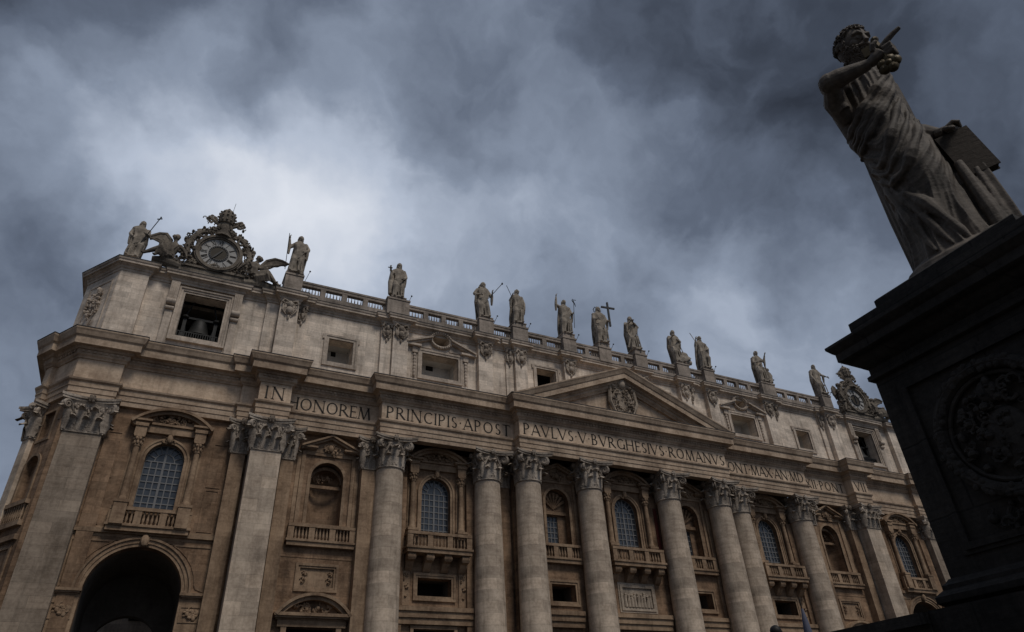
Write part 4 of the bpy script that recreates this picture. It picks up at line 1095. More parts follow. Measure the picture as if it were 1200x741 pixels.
# ================================================================ FIGURES
def hand(mb, W, d, side, sc, curl=.5):
    # W wrist, d direction of palm, side: thumb side vector
    d = Vector(d).normalized(); side = Vector(side); side = (side - d * side.dot(d)).normalized(); nrm = d.cross(side)
    mb.tube([W, W + d * .32 * sc, W + d * .55 * sc], [.13 * sc, .2 * sc, .16 * sc], 8, flat=.55)
    for i in range(4):
        o = (i - 1.5) * .085 * sc; lg = (.30, .36, .39, .33)[i] * sc
        p0 = W + d * .48 * sc - side * o; c = curl
        p1 = p0 + (d * math.cos(c * .5) + nrm * math.sin(c * .5)) * lg * .5; p2 = p1 + (d * math.cos(c * 1.3) + nrm * math.sin(c * 1.3)) * lg * .35; p3 = p2 + (d * math.cos(c * 2) + nrm * math.sin(c * 2)) * lg * .3
        mb.tube([p0, p1, p2, p3], [.055 * sc, .05 * sc, .045 * sc, .035 * sc], 6)
    p0 = W + d * .18 * sc + side * .13 * sc; mb.tube([p0, p0 + (d * .6 + side * .7) * .2 * sc, p0 + (d * .9 + side * .5) * .38 * sc], [.07 * sc, .06 * sc, .045 * sc], 6)

def saint(name, H, rz, loc, label, seed=0, sway=.04, rarm=None, larm=None, head=(0, 0), hood=False, beard=True, bulk=1.0, props=(), nude=False, extra=None, mat='statue', cat='statue', group='saint statues along the parapet'):
    t = empty(name, loc, rz, label=label, cat=cat, group=group)
    rr = random.Random(seed); mb = MB(); n = 40; rings = []
    prof = [(0, .128, .115), (.05, .126, .115), (.15, .118, .11), (.27, .118, .11), (.38, .124, .105), (.48, .126, .098), (.56, .108, .090), (.62, .100, .084), (.69, .118, .090), (.76, .138, .092), (.805, .132, .080), (.84, .085, .062), (.865, .042, .045)]
    zs_ = np.linspace(0, .865, 40)
    ph = [rr.uniform(0, 6.28) for _ in range(4)]
    for z in zs_:
        rx = np.interp(z, [p[0] for p in prof], [p[1] for p in prof]) * bulk; ry = np.interp(z, [p[0] for p in prof], [p[2] for p in prof]) * bulk
        cx = sway * math.sin(PI * min(z / .8, 1)) ; cy = .012 * math.sin(PI * z / .8)
        am = (.20 * (1 - z / .62) + .05 if z < .62 else .05 * (1 - (z - .62) / .25) + .02)
        ring = []
        for i in range(n):
            a = 2 * PI * i / n
            f = 1 + am * ((1 - 2 * abs(math.sin(3.5 * a + ph[0] + 1.8 * z))) * .75 + (1 - 2 * abs(math.sin(5.5 * a + ph[1] - 3 * z))) * .45 + .6 * math.sin(3 * a + ph[2] + 9 * z))
            if z < .5: f -= .16 * math.exp(-((a - 1.5 * PI) / .22) ** 2) * (1 - z / .5)       # furrow between the legs
            ring.append((cx + rx * f * math.cos(a), cy + ry * f * math.sin(a), z))
        rings.append(ring)
    mb.loft(rings)
    c = sway
    kn = rr.choice((-1, 1))
    mb.tube([(c * .9 + kn * .06, -.02, .46), (c * .8 + kn * .075, -.105, .30), (c * .4 + kn * .085, -.085, .12), (kn * .09, -.07, .0)], [.075, .066, .05, .045], 10)
    mb.tube([(c * .9 - kn * .06, -.01, .46), (c * .7 - kn * .06, -.07, .28), (-kn * .06, -.05, .0)], [.075, .06, .045], 10)
    for q in (-1, 1): mb.tube([(q * .07, -.05, .018), (q * .085, -.15, .014), (q * .09, -.19, .01)], [.034, .030, .018], 8)
    mb.lathe([(.15, -.01), (.16, 0.0), (.15, .025)], n=16)
    # drapery ridges: across from hip to shoulder and falling swags
    for k in range(6):
        o = k * .035; pts = []
        for j in range(8):
            q = j / 7; x = -.13 + .27 * q; z = .50 - o + .28 * q ** 1.6 - .05 * math.sin(PI * q); yy = -(.10 + .015 * math.sin(PI * q)) * bulk
            pts.append((c + x * bulk, yy * math.sqrt(max(.12, 1 - (x / .17) ** 2)), z))
        mb.tube(pts, [.006, .013, .016, .016, .016, .014, .012, .006], 6)
    for k in range(5):
        x = -.12 + .06 * k + rr.uniform(-.015, .015)
        mb.tube([(c + x * bulk, -.10, .47), (c * .6 + x * .95, -.122, .3), (x * 1.0, -.118, .12), (x * 1.05, -.11, .02)], [.008, .014, .016, .01], 6)
    # mantle behind
    for k in range(5):
        a = PI * (.12 + .19 * k); x = .15 * math.cos(a)
        mb.tube([(c + x * .8, .05, .80), (c + x * 1.0, .085, .5), (x * 1.0, .10, .2), (x * 1.0, .10, .02)], [.028, .030, .030, .022], 8)
    # head, neck, hair, face
    hy, hp = head; Hc = Vector((c * .5 + .02 * math.sin(hy), -.02, .925))
    mb.tube([(c * .7, 0, .83), Hc - Vector((0, 0, .04))], [.045, .038], 10)
    HM = Matrix.Translation(Hc) @ Matrix.Rotation(hy, 4, 'Z') @ Matrix.Rotation(hp + .15, 4, 'X') @ Matrix.Scale(1.12, 4)
    mb.ball((0, 0, .005), (.043, .052, .058), 14, mat=HM); mb.ball((0, -.018, -.028), (.033, .035, .035), 10, mat=HM)
    mb.tube([(0, -.050, .012), (0, -.064, -.012), (0, -.052, -.016)], [.006, .010, .008], 6, mat=HM)
    mb.tube([(-.027, -.044, .017), (0, -.052, .014), (.027, -.044, .017)], [.006, .007, .006], 6, mat=HM)
    for q in (-1, 1): mb.ball((q * .016, -.045, .006), .007, 6, mat=HM); mb.ball((q * .044, 0, .0), (.007, .012, .016), 6, mat=HM)
    mb.tube([(-.012, -.050, -.026), (.012, -.050, -.026)], .005, 6, mat=HM)
    if hood: mb.ball((0, .012, .006), (.058, .062, .074), 14, mat=HM); mb.tube([(0, .05, .03), (0, .06, -.06)], [.04, .07], 10, mat=HM)
    else:
        for k in range(26):
            a = rr.uniform(0, 2 * PI); e_ = rr.uniform(.15, 1.4); v = Vector((math.cos(a) * math.cos(e_), math.sin(a) * math.cos(e_), math.sin(e_)))
            if v.y < -.55 and v.z < .6: continue
            mb.ball((v.x * .044, v.y * .052 + .004, v.z * .056 + .006), .015, 6, mat=HM)
        for q in (-1, 1): mb.tube([(q * .038, .01, .02), (q * .045, .02, -.03), (q * .035, .025, -.06)], [.018, .018, .01], 6, mat=HM)
    if beard:
        for k in range(9): mb.ball((rr.uniform(-.024, .024), -.042 + rr.uniform(-.008, .006), -.042 - rr.uniform(0, .028)), .014, 6, mat=HM)
    # arms
    hands = []
    for sg, arm in ((-1, rarm), (1, larm)):
        if arm is None: arm = ((.17 * sg, -.04, .63), (.10 * sg, -.13, .60))
        S_ = Vector((c * .8 + sg * .115 * bulk, 0, .785)); E_ = Vector(arm[0]) + Vector((c * .5, 0, 0)); W_ = Vector(arm[1]) + Vector((c * .5, 0, 0))
        mb.ball(S_, (.048, .045, .045), 10)
        mb.tube([S_, S_.lerp(E_, .5), E_], [.045, .041, .034], 10); mb.tube([E_, E_.lerp(W_, .4), W_], [.034, .032, .02], 10)
        if rr.random() < .8 and not nude:       # sleeve hanging from the forearm
            mid = E_.lerp(W_, .35); mb.tube([mid, mid - Vector((0, -.02, .10)), mid - Vector((0, -.04, .22))], [.035, .034, .022], 8)
        hand(mb, W_, W_ - E_, Vector((0, -1, .4)), .13, .7)
        hands.append(W_ + (W_ - E_).normalized() * .06)
    if extra: extra(mb)
    o = remeshed(mb, .0090, 'figure', mat, t, 0)
    o.scale = (H, H, H)
    for kind in props:
        p = MB(); nm = 'prop'; mt = 'statue'
        if kind[0] == 'staff':
            _, a, b_, r = kind[:4]; p.tube([Vector(a) * H, Vector(b_) * H], r * H, 6); nm = 'staff'; mt = kind[4] if len(kind) > 4 else 'iron'
            if len(kind) > 5 and kind[5] == 'tip': p.ball(Vector(b_) * H, (.022 * H, .022 * H, .03 * H), 8)
            if len(kind) > 5 and kind[5] == 'cross':
                d = (Vector(b_) - Vector(a)).normalized(); cc = Vector(b_) * H - d * .05 * H; p.tube([cc - Vector((.045 * H, 0, .02 * H)), cc + Vector((.045 * H, 0, .02 * H))], .013 * H, 6); p.ball(Vector(b_) * H, .018 * H, 6)
            if len(kind) > 5 and kind[5] == 'banner':
                B_ = Vector(b_) * H; p.tube([B_ + Vector((x, 0, z)) * H for x, z in ((.0, 0), (-.03, .02), (-.045, -.02), (-.02, -.06), (.01, -.10), (.025, -.15), (.035, -.20))], [h * H for h in (.012, .014, .016, .018, .016, .014, .005)], 6, flat=.4); p.tube([B_, B_ + Vector((.06, 0, .0)) * H], .008 * H, 5)
        elif kind[0] == 'cross':
            _, a, hgt, hw_, th, zc = kind; a = Vector(a); nm = 'cross'; mt = 'iron'
            p.box((a.x - th) * H, (a.x + th) * H, (a.y - th) * H, (a.y + th) * H, a.z * H, (a.z + hgt) * H); p.box((a.x - hw_) * H, (a.x + hw_) * H, (a.y - th * .9) * H, (a.y + th * .9) * H, (zc - th) * H, (zc + th) * H)
        elif kind[0] == 'halo':
            HcH = Hc * H; p.tube([HcH + Vector((.085 * math.cos(a), .05, .02 + .085 * math.sin(a))) * H for a in [2 * PI * i / 24 for i in range(25)]], .008 * H, 5)
            for i in range(12):
                a = 2 * PI * i / 12; p.tube([HcH + Vector((.085 * math.cos(a), .05, .02 + .085 * math.sin(a))) * H, HcH + Vector((.11 * math.cos(a), .05, .02 + .11 * math.sin(a))) * H], .006 * H, 4)
            nm = 'halo'; mt = 'iron'
        elif kind[0] == 'slab':
            _, a, b_, w_, d_ = kind; A, B_ = Vector(a) * H, Vector(b_) * H; q = (B_ - A).to_track_quat('Z', 'Y').to_matrix().to_4x4(); nm = 'timber_cross'; mt = 'statue'
            p.box(-w_ * H, w_ * H, -d_ * H, d_ * H, 0, (B_ - A).length, mat=Matrix.Translation(A) @ q)
        elif kind[0] == 'book':
            _, a, w_, h_ = kind; a = Vector(a) * H; p.box(a.x - w_ * H, a.x + w_ * H, a.y - .015 * H, a.y + .015 * H, a.z - h_ * H, a.z + h_ * H, mat=None); nm = 'book'
        p.build(nm, mt, t)
    return t
ZP = ZBT + .50
def lion(mb):   # animal crouched at the feet
    mb.tube([(.05, .05, .05), (.16, .0, .09), (.2, -.05, .16)], [.06, .07, .05], 8); mb.ball((.21, -.08, .19), (.04, .05, .04), 8)
def rockseat(mb):
    mb.tube([(-.02, -.03, .0), (.08, -.06, .10), (.17, -.06, .26)], [.12, .13, .10], 10); mb.tube([(.12, -.06, .26), (.24, -.06, .08)], [.06, .12], 10); mb.tube([(.0, 0, .02), (.34, -.05, .04)], [.07, .06], 8)
def child(mb):
    mb.tube([(.2, -.05, 0), (.2, -.06, .18), (.19, -.05, .33)], [.075, .08, .05], 10); mb.ball((.19, -.07, .40), (.045, .045, .05), 10); mb.tube([(.2, -.06, .3), (.14, -.08, .42), (.13, -.08, .5)], [.03, .025, .018], 8); mb.tube([(.24, -.06, .3), (.28, -.08, .2)], [.03, .02], 8)
def tunic_drop(mb): mb.tube([(-.15, .02, .70), (-.17, .0, .45), (-.16, 0, .12)], [.05, .065, .055], 10)
FACE = 0.0
SX = [
 ('s1', (-55.6, .1, 44.55), 4.9, .1, dict(seed=1, rarm=((-.17, -.02, .62), (-.10, -.10, .52)), larm=((.17, -.03, .64), (.14, -.14, .60)), head=(.3, 0), bulk=1.15, props=(('staff', (.10, -.14, .35), (.33, -.20, 1.08), .010, 'iron', 'cross'),)), 'stone saint holding a cross-topped staff, standing on the far left corner of the parapet'),
 ('s2', (-40.0, -1.1, ZP), 5.3, -.1, dict(seed=2, sway=.03, beard=False, rarm=((-.20, -.02, .68), (-.21, -.08, .86)), larm=((.20, 0, .66), (.13, -.06, .56)), head=(.4, 0), bulk=.98, props=(('staff', (-.19, -.10, .05), (-.22, -.10, 1.0), .007, 'iron'),)), 'bare-chested stone figure raising one hand beside the left clock'),
 ('s3', (-28.25, -.8, ZP), 5.2, 0, dict(seed=3, sway=.01, rarm=((-.17, -.05, .66), (-.20, -.12, .72)), larm=((.17, -.02, .62), (.10, -.13, .50)), extra=tunic_drop, props=(('cross', (-.22, -.14, .66), .16, .05, .009, .76),)), 'broad stone saint holding a small cross, first to the right of the left clock group'),
 ('s4', (-17.2, -.8, ZP), 5.5, 0, dict(seed=4, sway=-.03, rarm=((-.21, 0, .66), (-.10, -.13, .58)), larm=((.20, -.04, .60), (.19, -.10, .66)), head=(.5, 0), bulk=1.0, hood=True, props=(('staff', (.08, -.13, .50), (.42, -.13, .98), .009, 'iron', 'tip'),)), 'stone saint with long knobbed spear slanting up to the right'),
 ('s5', (-12.6, -.8, ZP + .3), 5.4, 0, dict(seed=5, sway=.03, beard=False, rarm=((-.18, -.02, .64), (-.15, -.10, .74)), larm=((.18, 0, .62), (.17, -.03, .44)), head=(.5, 0), bulk=.92, props=(('staff', (-.12, -.12, .62), (-.27, -.12, 1.0), .007, 'iron'),)), 'slim stone saint with thin spear leaning to the left, hand at the shoulder'),
 ('s6', (-5.55, -.8, ZP + .4), 5.5, 0, dict(seed=6, sway=.02, beard=False, rarm=((-.21, -.02, .84), (-.20, -.05, 1.04)), larm=((.19, 0, .64), (.18, -.08, .60)), head=(.2, 0), bulk=.95, props=(('staff', (.20, -.08, .2), (.26, -.08, 1.02), .007, 'iron', 'banner'),)), 'stone figure raising an arm beside a banner staff, left of the great cross'),
 ('s7', (0.15, -.5, ZP + .45), 6.0, 0, dict(seed=7, sway=.0, rarm=((-.15, -.04, .64), (-.10, -.12, .60)), larm=((.18, -.02, .66), (.19, -.10, .60)), head=(.2, -.2), bulk=1.05, extra=None, props=(('halo',), ('cross', (.29, .02, .55), .66, .17, .019, 1.06))), 'tall haloed stone figure holding a large dark cross at the centre of the parapet'),
 ('s8', (5.3, -.8, ZP + .4), 5.5, 0, dict(seed=8, sway=-.04, rarm=((-.19, -.05, .70), (-.08, -.14, .78)), larm=((.17, -.05, .68), (.0, -.14, .76)), head=(-.5, .1), bulk=1.1, hood=True, props=(('slab', (-.24, -.1, .02), (-.06, -.12, .62), .022, .02),)), 'cloaked stone saint with a slanting beam, just right of the great cross'),
 ('s9', (12.6, -.8, ZP), 5.4, 0, dict(seed=9, sway=-.05, rarm=((-.17, -.04, .66), (-.14, -.14, .70)), larm=((.15, -.06, .64), (.04, -.14, .62)), head=(-.2, 0), bulk=.95, extra=rockseat), 'stone saint with draped knee raised on a rock, left one of the close pair'),
 ('s10', (17.2, -.8, ZP), 5.5, 0, dict(seed=10, sway=.03, rarm=((-.18, -.03, .66), (-.18, -.10, .82)), larm=((.22, 0, .66), (.12, -.10, .56)), head=(.2, 0), bulk=.98, props=(('staff', (-.16, -.11, .7), (-.32, -.12, 1.0), .009, 'statue'),)), 'stone saint with raised rod and hand on hip, right one of the close pair'),
 ('s11', (28.25, -.8, ZP), 5.4, 0, dict(seed=11, sway=-.03, beard=False, rarm=((-.17, -.02, .62), (-.06, -.12, .60)), larm=((.18, -.05, .66), (.20, -.12, .84)), head=(.1, 0), bulk=.85, extra=child), 'slender stone saint with a small figure at the feet, standing alone on the right'),
 ('s12', (40.0, -1.1, ZP), 5.3, 0, dict(seed=12, sway=-.03, rarm=((-.18, 0, .64), (-.16, -.06, .48)), larm=((.17, -.05, .66), (.26, -.12, .58)), head=(0, 0), bulk=.95), 'stone saint with outstretched hand beside the far right clock'),
]
for nm, loc, H, rz, kw, lab in SX:
    saint('saint_statue', H, rz - .12, loc, lab, **kw)

# ================================================================ CLOCK GROUPS
def clock_group(s, ticks_label, has_left=True):
    cx = s * 47.85; y = -.75; zc = 46.95; Rr = 2.25
    t = empty('clock', (cx, y, zc), label=ticks_label, cat='clock', group='great clocks over the end bays')
    b = MB(); b.box(-3.3, 3.3, -.1, 1.4, ZB1 - zc + .05, 44.6 - zc); b.box(-3.5, 3.5, -.25, 1.5, 44.603 - zc, 44.85 - zc)
    b.prism([(-3.0, 44.85 - zc), (3.0, 44.85 - zc), (2.4, .2), (1.6, 1.9), (-1.6, 1.9), (-2.4, .2)], .15, 1.2)
    blobs(b, 0, .1, 45.0 - zc + .1, 5.8, .9, 60, 77, .1, .24, .4, shape='rect')
    b.build('clock_base', 'orn', t)
    def C_(r, n=48): return [(r * math.cos(2 * PI * i / n), r * math.sin(2 * PI * i / n)) for i in range(n)]
    f = MB(); frame_strip(f, C_(1.86), C_(2.02), -.28, .1); frame_strip(f, C_(2.022), C_(2.25), -.42, .15); frame_strip(f, C_(2.252), C_(2.38), -.30, .12); f.build('clock_frame', 'orn', t)
    f = MB(); f.prism(C_(1.87), -.10, .1); f.build('dial', 'dial', t)
    g_ = MB(); g_.prism(C_(.80, 32), -.16, -.1)
    g_.build('dial_centre', 'gold', t)
    g_ = MB(); frame_strip(g_, C_(.80, 40), C_(.98, 40), -.2, -.09)
    for i in range(24): a = 2 * PI * i / 24; g_.ball((.89 * math.cos(a), -.2, .89 * math.sin(a)), .06, 6)
    g_.build('dial_ring', 'iron', t)
    m_ = MB()
    NUM = ['XII', 'I', 'II', 'III', 'IIII', 'V', 'VI', 'VII', 'VIII', 'IX', 'X', 'XI']
    for i, sx in enumerate(NUM):
        a = -2 * PI * i / 12
        Mr = Matrix.Rotation(-a, 4, 'Y')
        h = .60; w = sum(GL[c][0] for c in sx) * h * .62; x = -w / 2
        Ms = Mr @ Matrix.Translation((0, 0, 1.13)) @ Matrix.Diagonal((.62, 1, 1, 1))
        x /= .62
        for c in sx: glyph(m_, c, x, 0, h, -.10, .03, mat=Ms); x += GL[c][0] * h
    m_.build('numerals', 'letter', t)
    hd = MB(); a = R(235) if s < 0 else R(90)
    d = Vector((math.cos(a), 0, math.sin(a))); p_ = Vector((-d.z, 0, d.x))
    hd.prism([((d * 1.15)[0], (d * 1.15)[2]), ((d * .5 + p_ * .10)[0], (d * .5 + p_ * .10)[2]), ((-d * .55 + p_ * .05)[0], (-d * .55 + p_ * .05)[2]), ((-d * .55 - p_ * .05)[0], (-d * .55 - p_ * .05)[2]), ((d * .5 - p_ * .10)[0], (d * .5 - p_ * .10)[2])], -.27, -.22)
    hd.build('clock_hand', 'iron', t)
    # scrolls and garlands around
    o = MB()
    for q in (-1, 1):
        for (px, pz, r, dr) in ((2.0, 2.05, .55, 1), (2.9, .9, .48, -1), (3.2, -1.2, .6, 1)):
            pts = []
            for j in range(16):
                u = j / 15; aa = .6 + dr * u * 4.6 * 1.2; rad = r * (1.05 - .75 * u)
                pts.append((q * (px + rad * math.cos(aa)), -.1, pz + rad * math.sin(aa)))
            o.tube(pts, [.20 * (1 - .5 * j / 15) for j in range(16)], 7)
        o.tube([(q * .9, .1, 2.55), (q * 1.6, .0, 2.75), (q * 2.3, 0, 2.2), (q * 2.8, 0, 1.2), (q * 3.1, 0, .2), (q * 2.9, 0, -1.0)], [.22, .30, .34, .34, .34, .3], 8)
        blobs(o, q * 2.75, .05, .6, 1.5, 3.4, 44, 5 + q, .10, .26, .5)
        blobs(o, q * 3.2, .05, -1.6, 2.2, 1.4, 34, 8 + q, .12, .26, .5)
        blobs(o, q * 1.3, .05, 2.7, 1.6, .9, 20, 18 + q, .10, .22, .5)
    o.build('scrollwork', 'orn', t)
    # tiara and crossed keys
    k = MB(); TZ = 4.05
    k.lathe([(.30, TZ - .2), (.62, TZ), (.66, TZ + .18), (.60, TZ + .24), (.70, TZ + .62), (.72, TZ + .80), (.62, TZ + .86), (.66, TZ + 1.2), (.58, TZ + 1.45), (.42, TZ + 1.75), (.18, TZ + 1.95), (.05, TZ + 2.0)], n=18)
    for zz, rr_ in ((.22, .68), (.82, .74), (1.3, .66)):
        for i in range(12): a = 2 * PI * i / 12; k.ball((rr_ * math.cos(a), rr_ * math.sin(a), TZ + zz), .11, 6)
    k.ball((0, 0, TZ + 2.08), .13, 8)
    k.tube([(0, 0, 2.2), (0, .0, 3.1), (0, 0, TZ + .05)], [.75, .42, .5], 10)
    for q in (-1, 1): k.tube([(q * .35, -.2, TZ), (q * .5, -.2, TZ - .6), (q * .8, -.2, TZ - 1.1)], [.12, .16, .08], 6)
    k.v = [(x * 1.22, y * 1.15, 2.2 + (z - 2.2) * 1.04) for x, y, z in k.v]
    k.build('tiara', 'orn', t)
    k = MB()
    for q in (-1, 1):
        a_, b_ = Vector((-q * 1.2, -.05, 2.5)), Vector((q * 1.75, -.05, 4.65)); dd_ = (b_ - a_).normalized(); pp = Vector((-dd_.z, 0, dd_.x))
        k.tube([a_, b_], .17, 7)
        e_ = b_
        for u, v in ((0, 0), (.0, .32), (.32, .3), (.0, -.32), (.3, -.3), (.35, 0), (-.3, .36), (-.34, -.3)):
            k.ball(e_ - dd_ * .35 + dd_ * u + pp * v, (.15, .13, .15), 7)
        k.tube([e_ - dd_ * .65 - pp * .45, e_ - dd_ * .65 + pp * .45], .10, 6); k.tube([e_ - pp * .4, e_ + pp * .4], .09, 6)
        k.tube([e_ - dd_ * .65 + pp * .45, e_ + pp * .4], .08, 6); k.tube([e_ - dd_ * .65 - pp * .45, e_ - pp * .4], .08, 6)
    blobs(k, 0, .0, 3.0, 2.2, 1.5, 40, 71, .12, .26, .5)
    for q in (-1, 1): blobs(k, q * 1.45, .1, 4.3, 1.5, 1.2, 16, 72 + q, .10, .2, .4)
    k.build('crossed_keys', 'orn', t)
    r = MB(); r.tube([(.35, .3, TZ + 1.5), (.5, .3, TZ + 3.6)], .022, 5); r.build('lightning_rod', 'iron', t)
    return t
clock_group(-1, 'round clock with gilt centre under a carved tiara, above the left bell opening')
clock_group(1, 'round clock under a carved tiara above the far right bell opening, beside the dark pedestal')

def angel(loc, q, label, K, seed=1):
    # K: joint positions (x away from the clock, z) of a seated winged figure
    t = empty('angel_statue', loc, 0, label=label, cat='statue', group='winged figures beside the clocks')
    mb = MB(); rr = random.Random(seed)
    def P(n, y): return Vector((q * K[n][0], y, K[n][1]))
    hip, ch, hd_ = P('hip', -.15), P('chest', -.1), P('head', -.25)
    nk = ch.lerp(hd_, .55)
    mb.tube([hip, hip.lerp(ch, .5) + Vector((q * .08, 0, 0)), ch, ch.lerp(hd_, .35), nk, hd_], [.62, .50, .56, .42, .20, .18], 16)
    mb.ball(hd_, (.29, .33, .37), 14); mb.ball(hd_ + Vector((0, .08, .08)), (.36, .36, .36), 12)
    mb.tube([hd_ + Vector((0, -.31, .05)), hd_ + Vector((0, -.40, -.08))], [.05, .07], 6)
    for k in range(16): a = rr.uniform(0, 6.28); mb.ball(hd_ + Vector((.33 * math.cos(a), .05 + rr.uniform(-.1, .2), .30 * abs(math.sin(a)) + .1)), .11, 6)
    kn1, kn2, ft1, ft2 = P('knee', -.75), P('knee', -.35) + Vector((q * .25, 0, -.35)), P('foot', -.8), P('foot2', -.45)
    for a_, b_ in ((kn1, ft1), (kn2, ft2)):
        mb.tube([hip, hip.lerp(a_, .5), a_], [.45, .40, .30], 12); mb.tube([a_, a_.lerp(b_, .4), b_], [.30, .25, .14], 10); mb.tube([b_, b_ + Vector((q * .2, -.3, -.05))], [.14, .08], 8)
    sh1 = ch + Vector((q * .48, -.12, .35)); sh2 = ch + Vector((-q * .48, -.12, .30))
    e1 = sh1 + Vector((q * .30, -.35, -.75)); w1 = e1.lerp(kn1, .6) + Vector((0, -.2, .15)); mb.tube([sh1, e1], [.24, .18], 10); mb.tube([e1, w1], [.18, .10], 10); hand(mb, w1, w1 - e1, Vector((0, 0, 1)), .6, .6)
    e2 = sh2 + Vector((-q * .45, -.25, -.5)); w2 = e2 + Vector((-q * .30, -.25, -.65)); mb.tube([sh2, e2], [.24, .18], 10); mb.tube([e2, w2], [.18, .10], 10); hand(mb, w2, w2 - e2, Vector((0, 0, 1)), .6, .4)
    for k in range(12):
        u = k / 11; p0 = hip.lerp(kn1, u) + Vector((0, -.30, .15)); dz = p0.z
        mb.tube([p0, p0 + Vector((q * rr.uniform(0, .3), -.12, -dz * .4)), p0 + Vector((q * rr.uniform(.1, .5), .1, -dz * .85))], [.08, rr.uniform(.10, .17), .08], 6)
    for k in range(8):
        p0 = ch + Vector((q * (-.42 + .12 * k), -.45, .3)); mb.tube([p0, p0.lerp(hip, .5) + Vector((q * .1, -.35, 0)), hip + Vector((q * (k - 4) * .1, -.5, .2))], [.05, .09, .06], 6)
    mb.tube([(0, .2, .05), (q * K['foot'][0] * .6, .1, .2), (q * K['foot'][0] * 1.1, .0, .1)], [.6, .6, .3], 10)
    remeshed(mb, .06, 'figure', 'orn', t, 1)
    # wing: thick shaped blade with feather ribs
    w = MB(); O = [(q * x, z) for x, z in K['wing']]
    n = len(O); cx_, cz_ = sum(p[0] for p in O) / n, sum(p[1] for p in O) / n
    w.prism(O, .02, .30)
    r0 = Vector((O[0][0], 0, O[0][1])); 
    for k in range(n // 2, n):
        e_ = Vector((O[k][0], 0, O[k][1])); m_ = r0.lerp(e_, .5); w.tube([r0, m_ + Vector((0, -.06, .05)), e_], [.12, .13, .09], 6)
    w.tube([(O[k][0], .12, O[k][1]) for k in range(n // 2 + 1)], [.22, .26, .24, .16, .10][:n // 2 + 1] if n // 2 + 1 <= 5 else [.2] * (n // 2 + 1), 8)
    w.build('wing', 'orn', t)
    return t
KR = dict(hip=(.85, .95), chest=(.55, 2.2), head=(1.13, 3.25), knee=(2.1, 1.5), foot=(3.1, .35), foot2=(3.5, .3), wing=[(1.2, 2.3), (1.9, 3.5), (2.7, 4.0), (3.5, 3.95), (4.1, 3.75), (3.75, 3.5), (3.45, 3.42), (3.1, 3.15), (2.75, 3.05), (2.4, 2.7), (2.0, 2.5)])
KL = dict(hip=(1.35, .5), chest=(1.05, 1.9), head=(1.09, 3.15), knee=(2.1, 1.7), foot=(2.5, .1), foot2=(3.6, .3), wing=[(1.5, 1.9), (1.55, 3.0), (2.1, 3.6), (2.7, 3.45), (3.5, 2.8), (3.3, 2.6), (2.8, 2.75), (2.6, 2.6), (2.5, 2.2), (2.2, 1.7)])
angel((-44.9, -.6, 44.2), 1, 'winged stone figure with outspread wing reclining right of the left clock', KR, seed=3)
angel((-51.0, -.6, 44.6), -1, 'winged stone figure reclining left of the left clock beside the corner saint', KL, seed=4)
angel((45.75, -.3, 46.2), -1, 'winged stone figure leaning beside the tiara on the left shoulder of the far right clock', dict(hip=(.5, .2), chest=(.45, 1.9), head=(.35, 3.1), knee=(1.0, -.3), foot=(1.2, -1.6), foot2=(1.5, -1.5), wing=[(.8, 1.9), (1.0, 2.7), (1.3, 2.9), (1.6, 2.5), (1.7, 1.9), (1.6, 1.3), (1.4, .9), (1.2, .6), (1.0, .7), (.9, 1.0)]), seed=5)
angel((51.0, -.6, 44.4), 1, 'winged stone figure reclining right of the far right clock, next to the pedestal edge', KR, seed=6)

# ================================================================ FOREGROUND PEDESTAL
PXf = -38.15
PEDC = Vector((PXf + 1.33, -60.08, 0))
pedo = empty('statue_plinth', (PEDC.x, PEDC.y, -1.0), label='tall dark moulded stone pedestal with wreathed coat of arms, in the right foreground', cat='pedestal')
def ring_sweep(mb, hx, hy, prof):     # mitred mouldings around the four sides
    rings = []
    for off, z in prof: rings.append([(-hx - off, -hy - off, z + 1), (hx + off, -hy - off, z + 1), (hx + off, hy + off, z + 1), (-hx - off, hy + off, z + 1)])
    mb.loft(rings, False)
hx, hy = 1.33, 1.33
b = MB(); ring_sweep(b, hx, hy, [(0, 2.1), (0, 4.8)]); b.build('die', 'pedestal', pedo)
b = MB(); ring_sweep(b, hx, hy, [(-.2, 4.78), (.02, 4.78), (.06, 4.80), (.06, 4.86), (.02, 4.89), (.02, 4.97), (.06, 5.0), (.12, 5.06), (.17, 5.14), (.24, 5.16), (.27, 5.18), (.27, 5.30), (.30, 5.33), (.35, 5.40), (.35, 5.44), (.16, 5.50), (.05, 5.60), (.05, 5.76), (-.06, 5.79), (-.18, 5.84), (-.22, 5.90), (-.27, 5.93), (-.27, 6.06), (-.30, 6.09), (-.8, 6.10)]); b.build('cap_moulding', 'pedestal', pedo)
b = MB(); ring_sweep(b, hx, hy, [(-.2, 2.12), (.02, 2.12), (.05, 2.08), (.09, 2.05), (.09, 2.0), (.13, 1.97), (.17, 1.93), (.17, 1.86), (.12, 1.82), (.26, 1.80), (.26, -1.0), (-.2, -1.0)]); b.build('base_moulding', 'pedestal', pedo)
b = MB()
Mp = Matrix.Translation((-hx, 0, 1)) @ Matrix.Rotation(-PI / 2, 4, 'Z')       # local x runs along -Y.. facing -X
rect_frame(b, -.92, .92, 2.45, 4.48, .08, -.05, .03, mat=Mp); rect_frame(b, -1.0, 1.0, 2.37, 4.56, .05, -.025, .03, mat=Mp)
b.build('panel_moulding', 'pedestal', pedo)
b = MB()
for rr_, th in ((.74, .085), (.62, .03)):
    b.tube([(rr_ * math.cos(a), -.04, 3.56 + rr_ * 1.02 * math.sin(a)) for a in [2 * PI * i / 48 for i in range(49)]], th, 8, mat=Mp)
rq = random.Random(5)
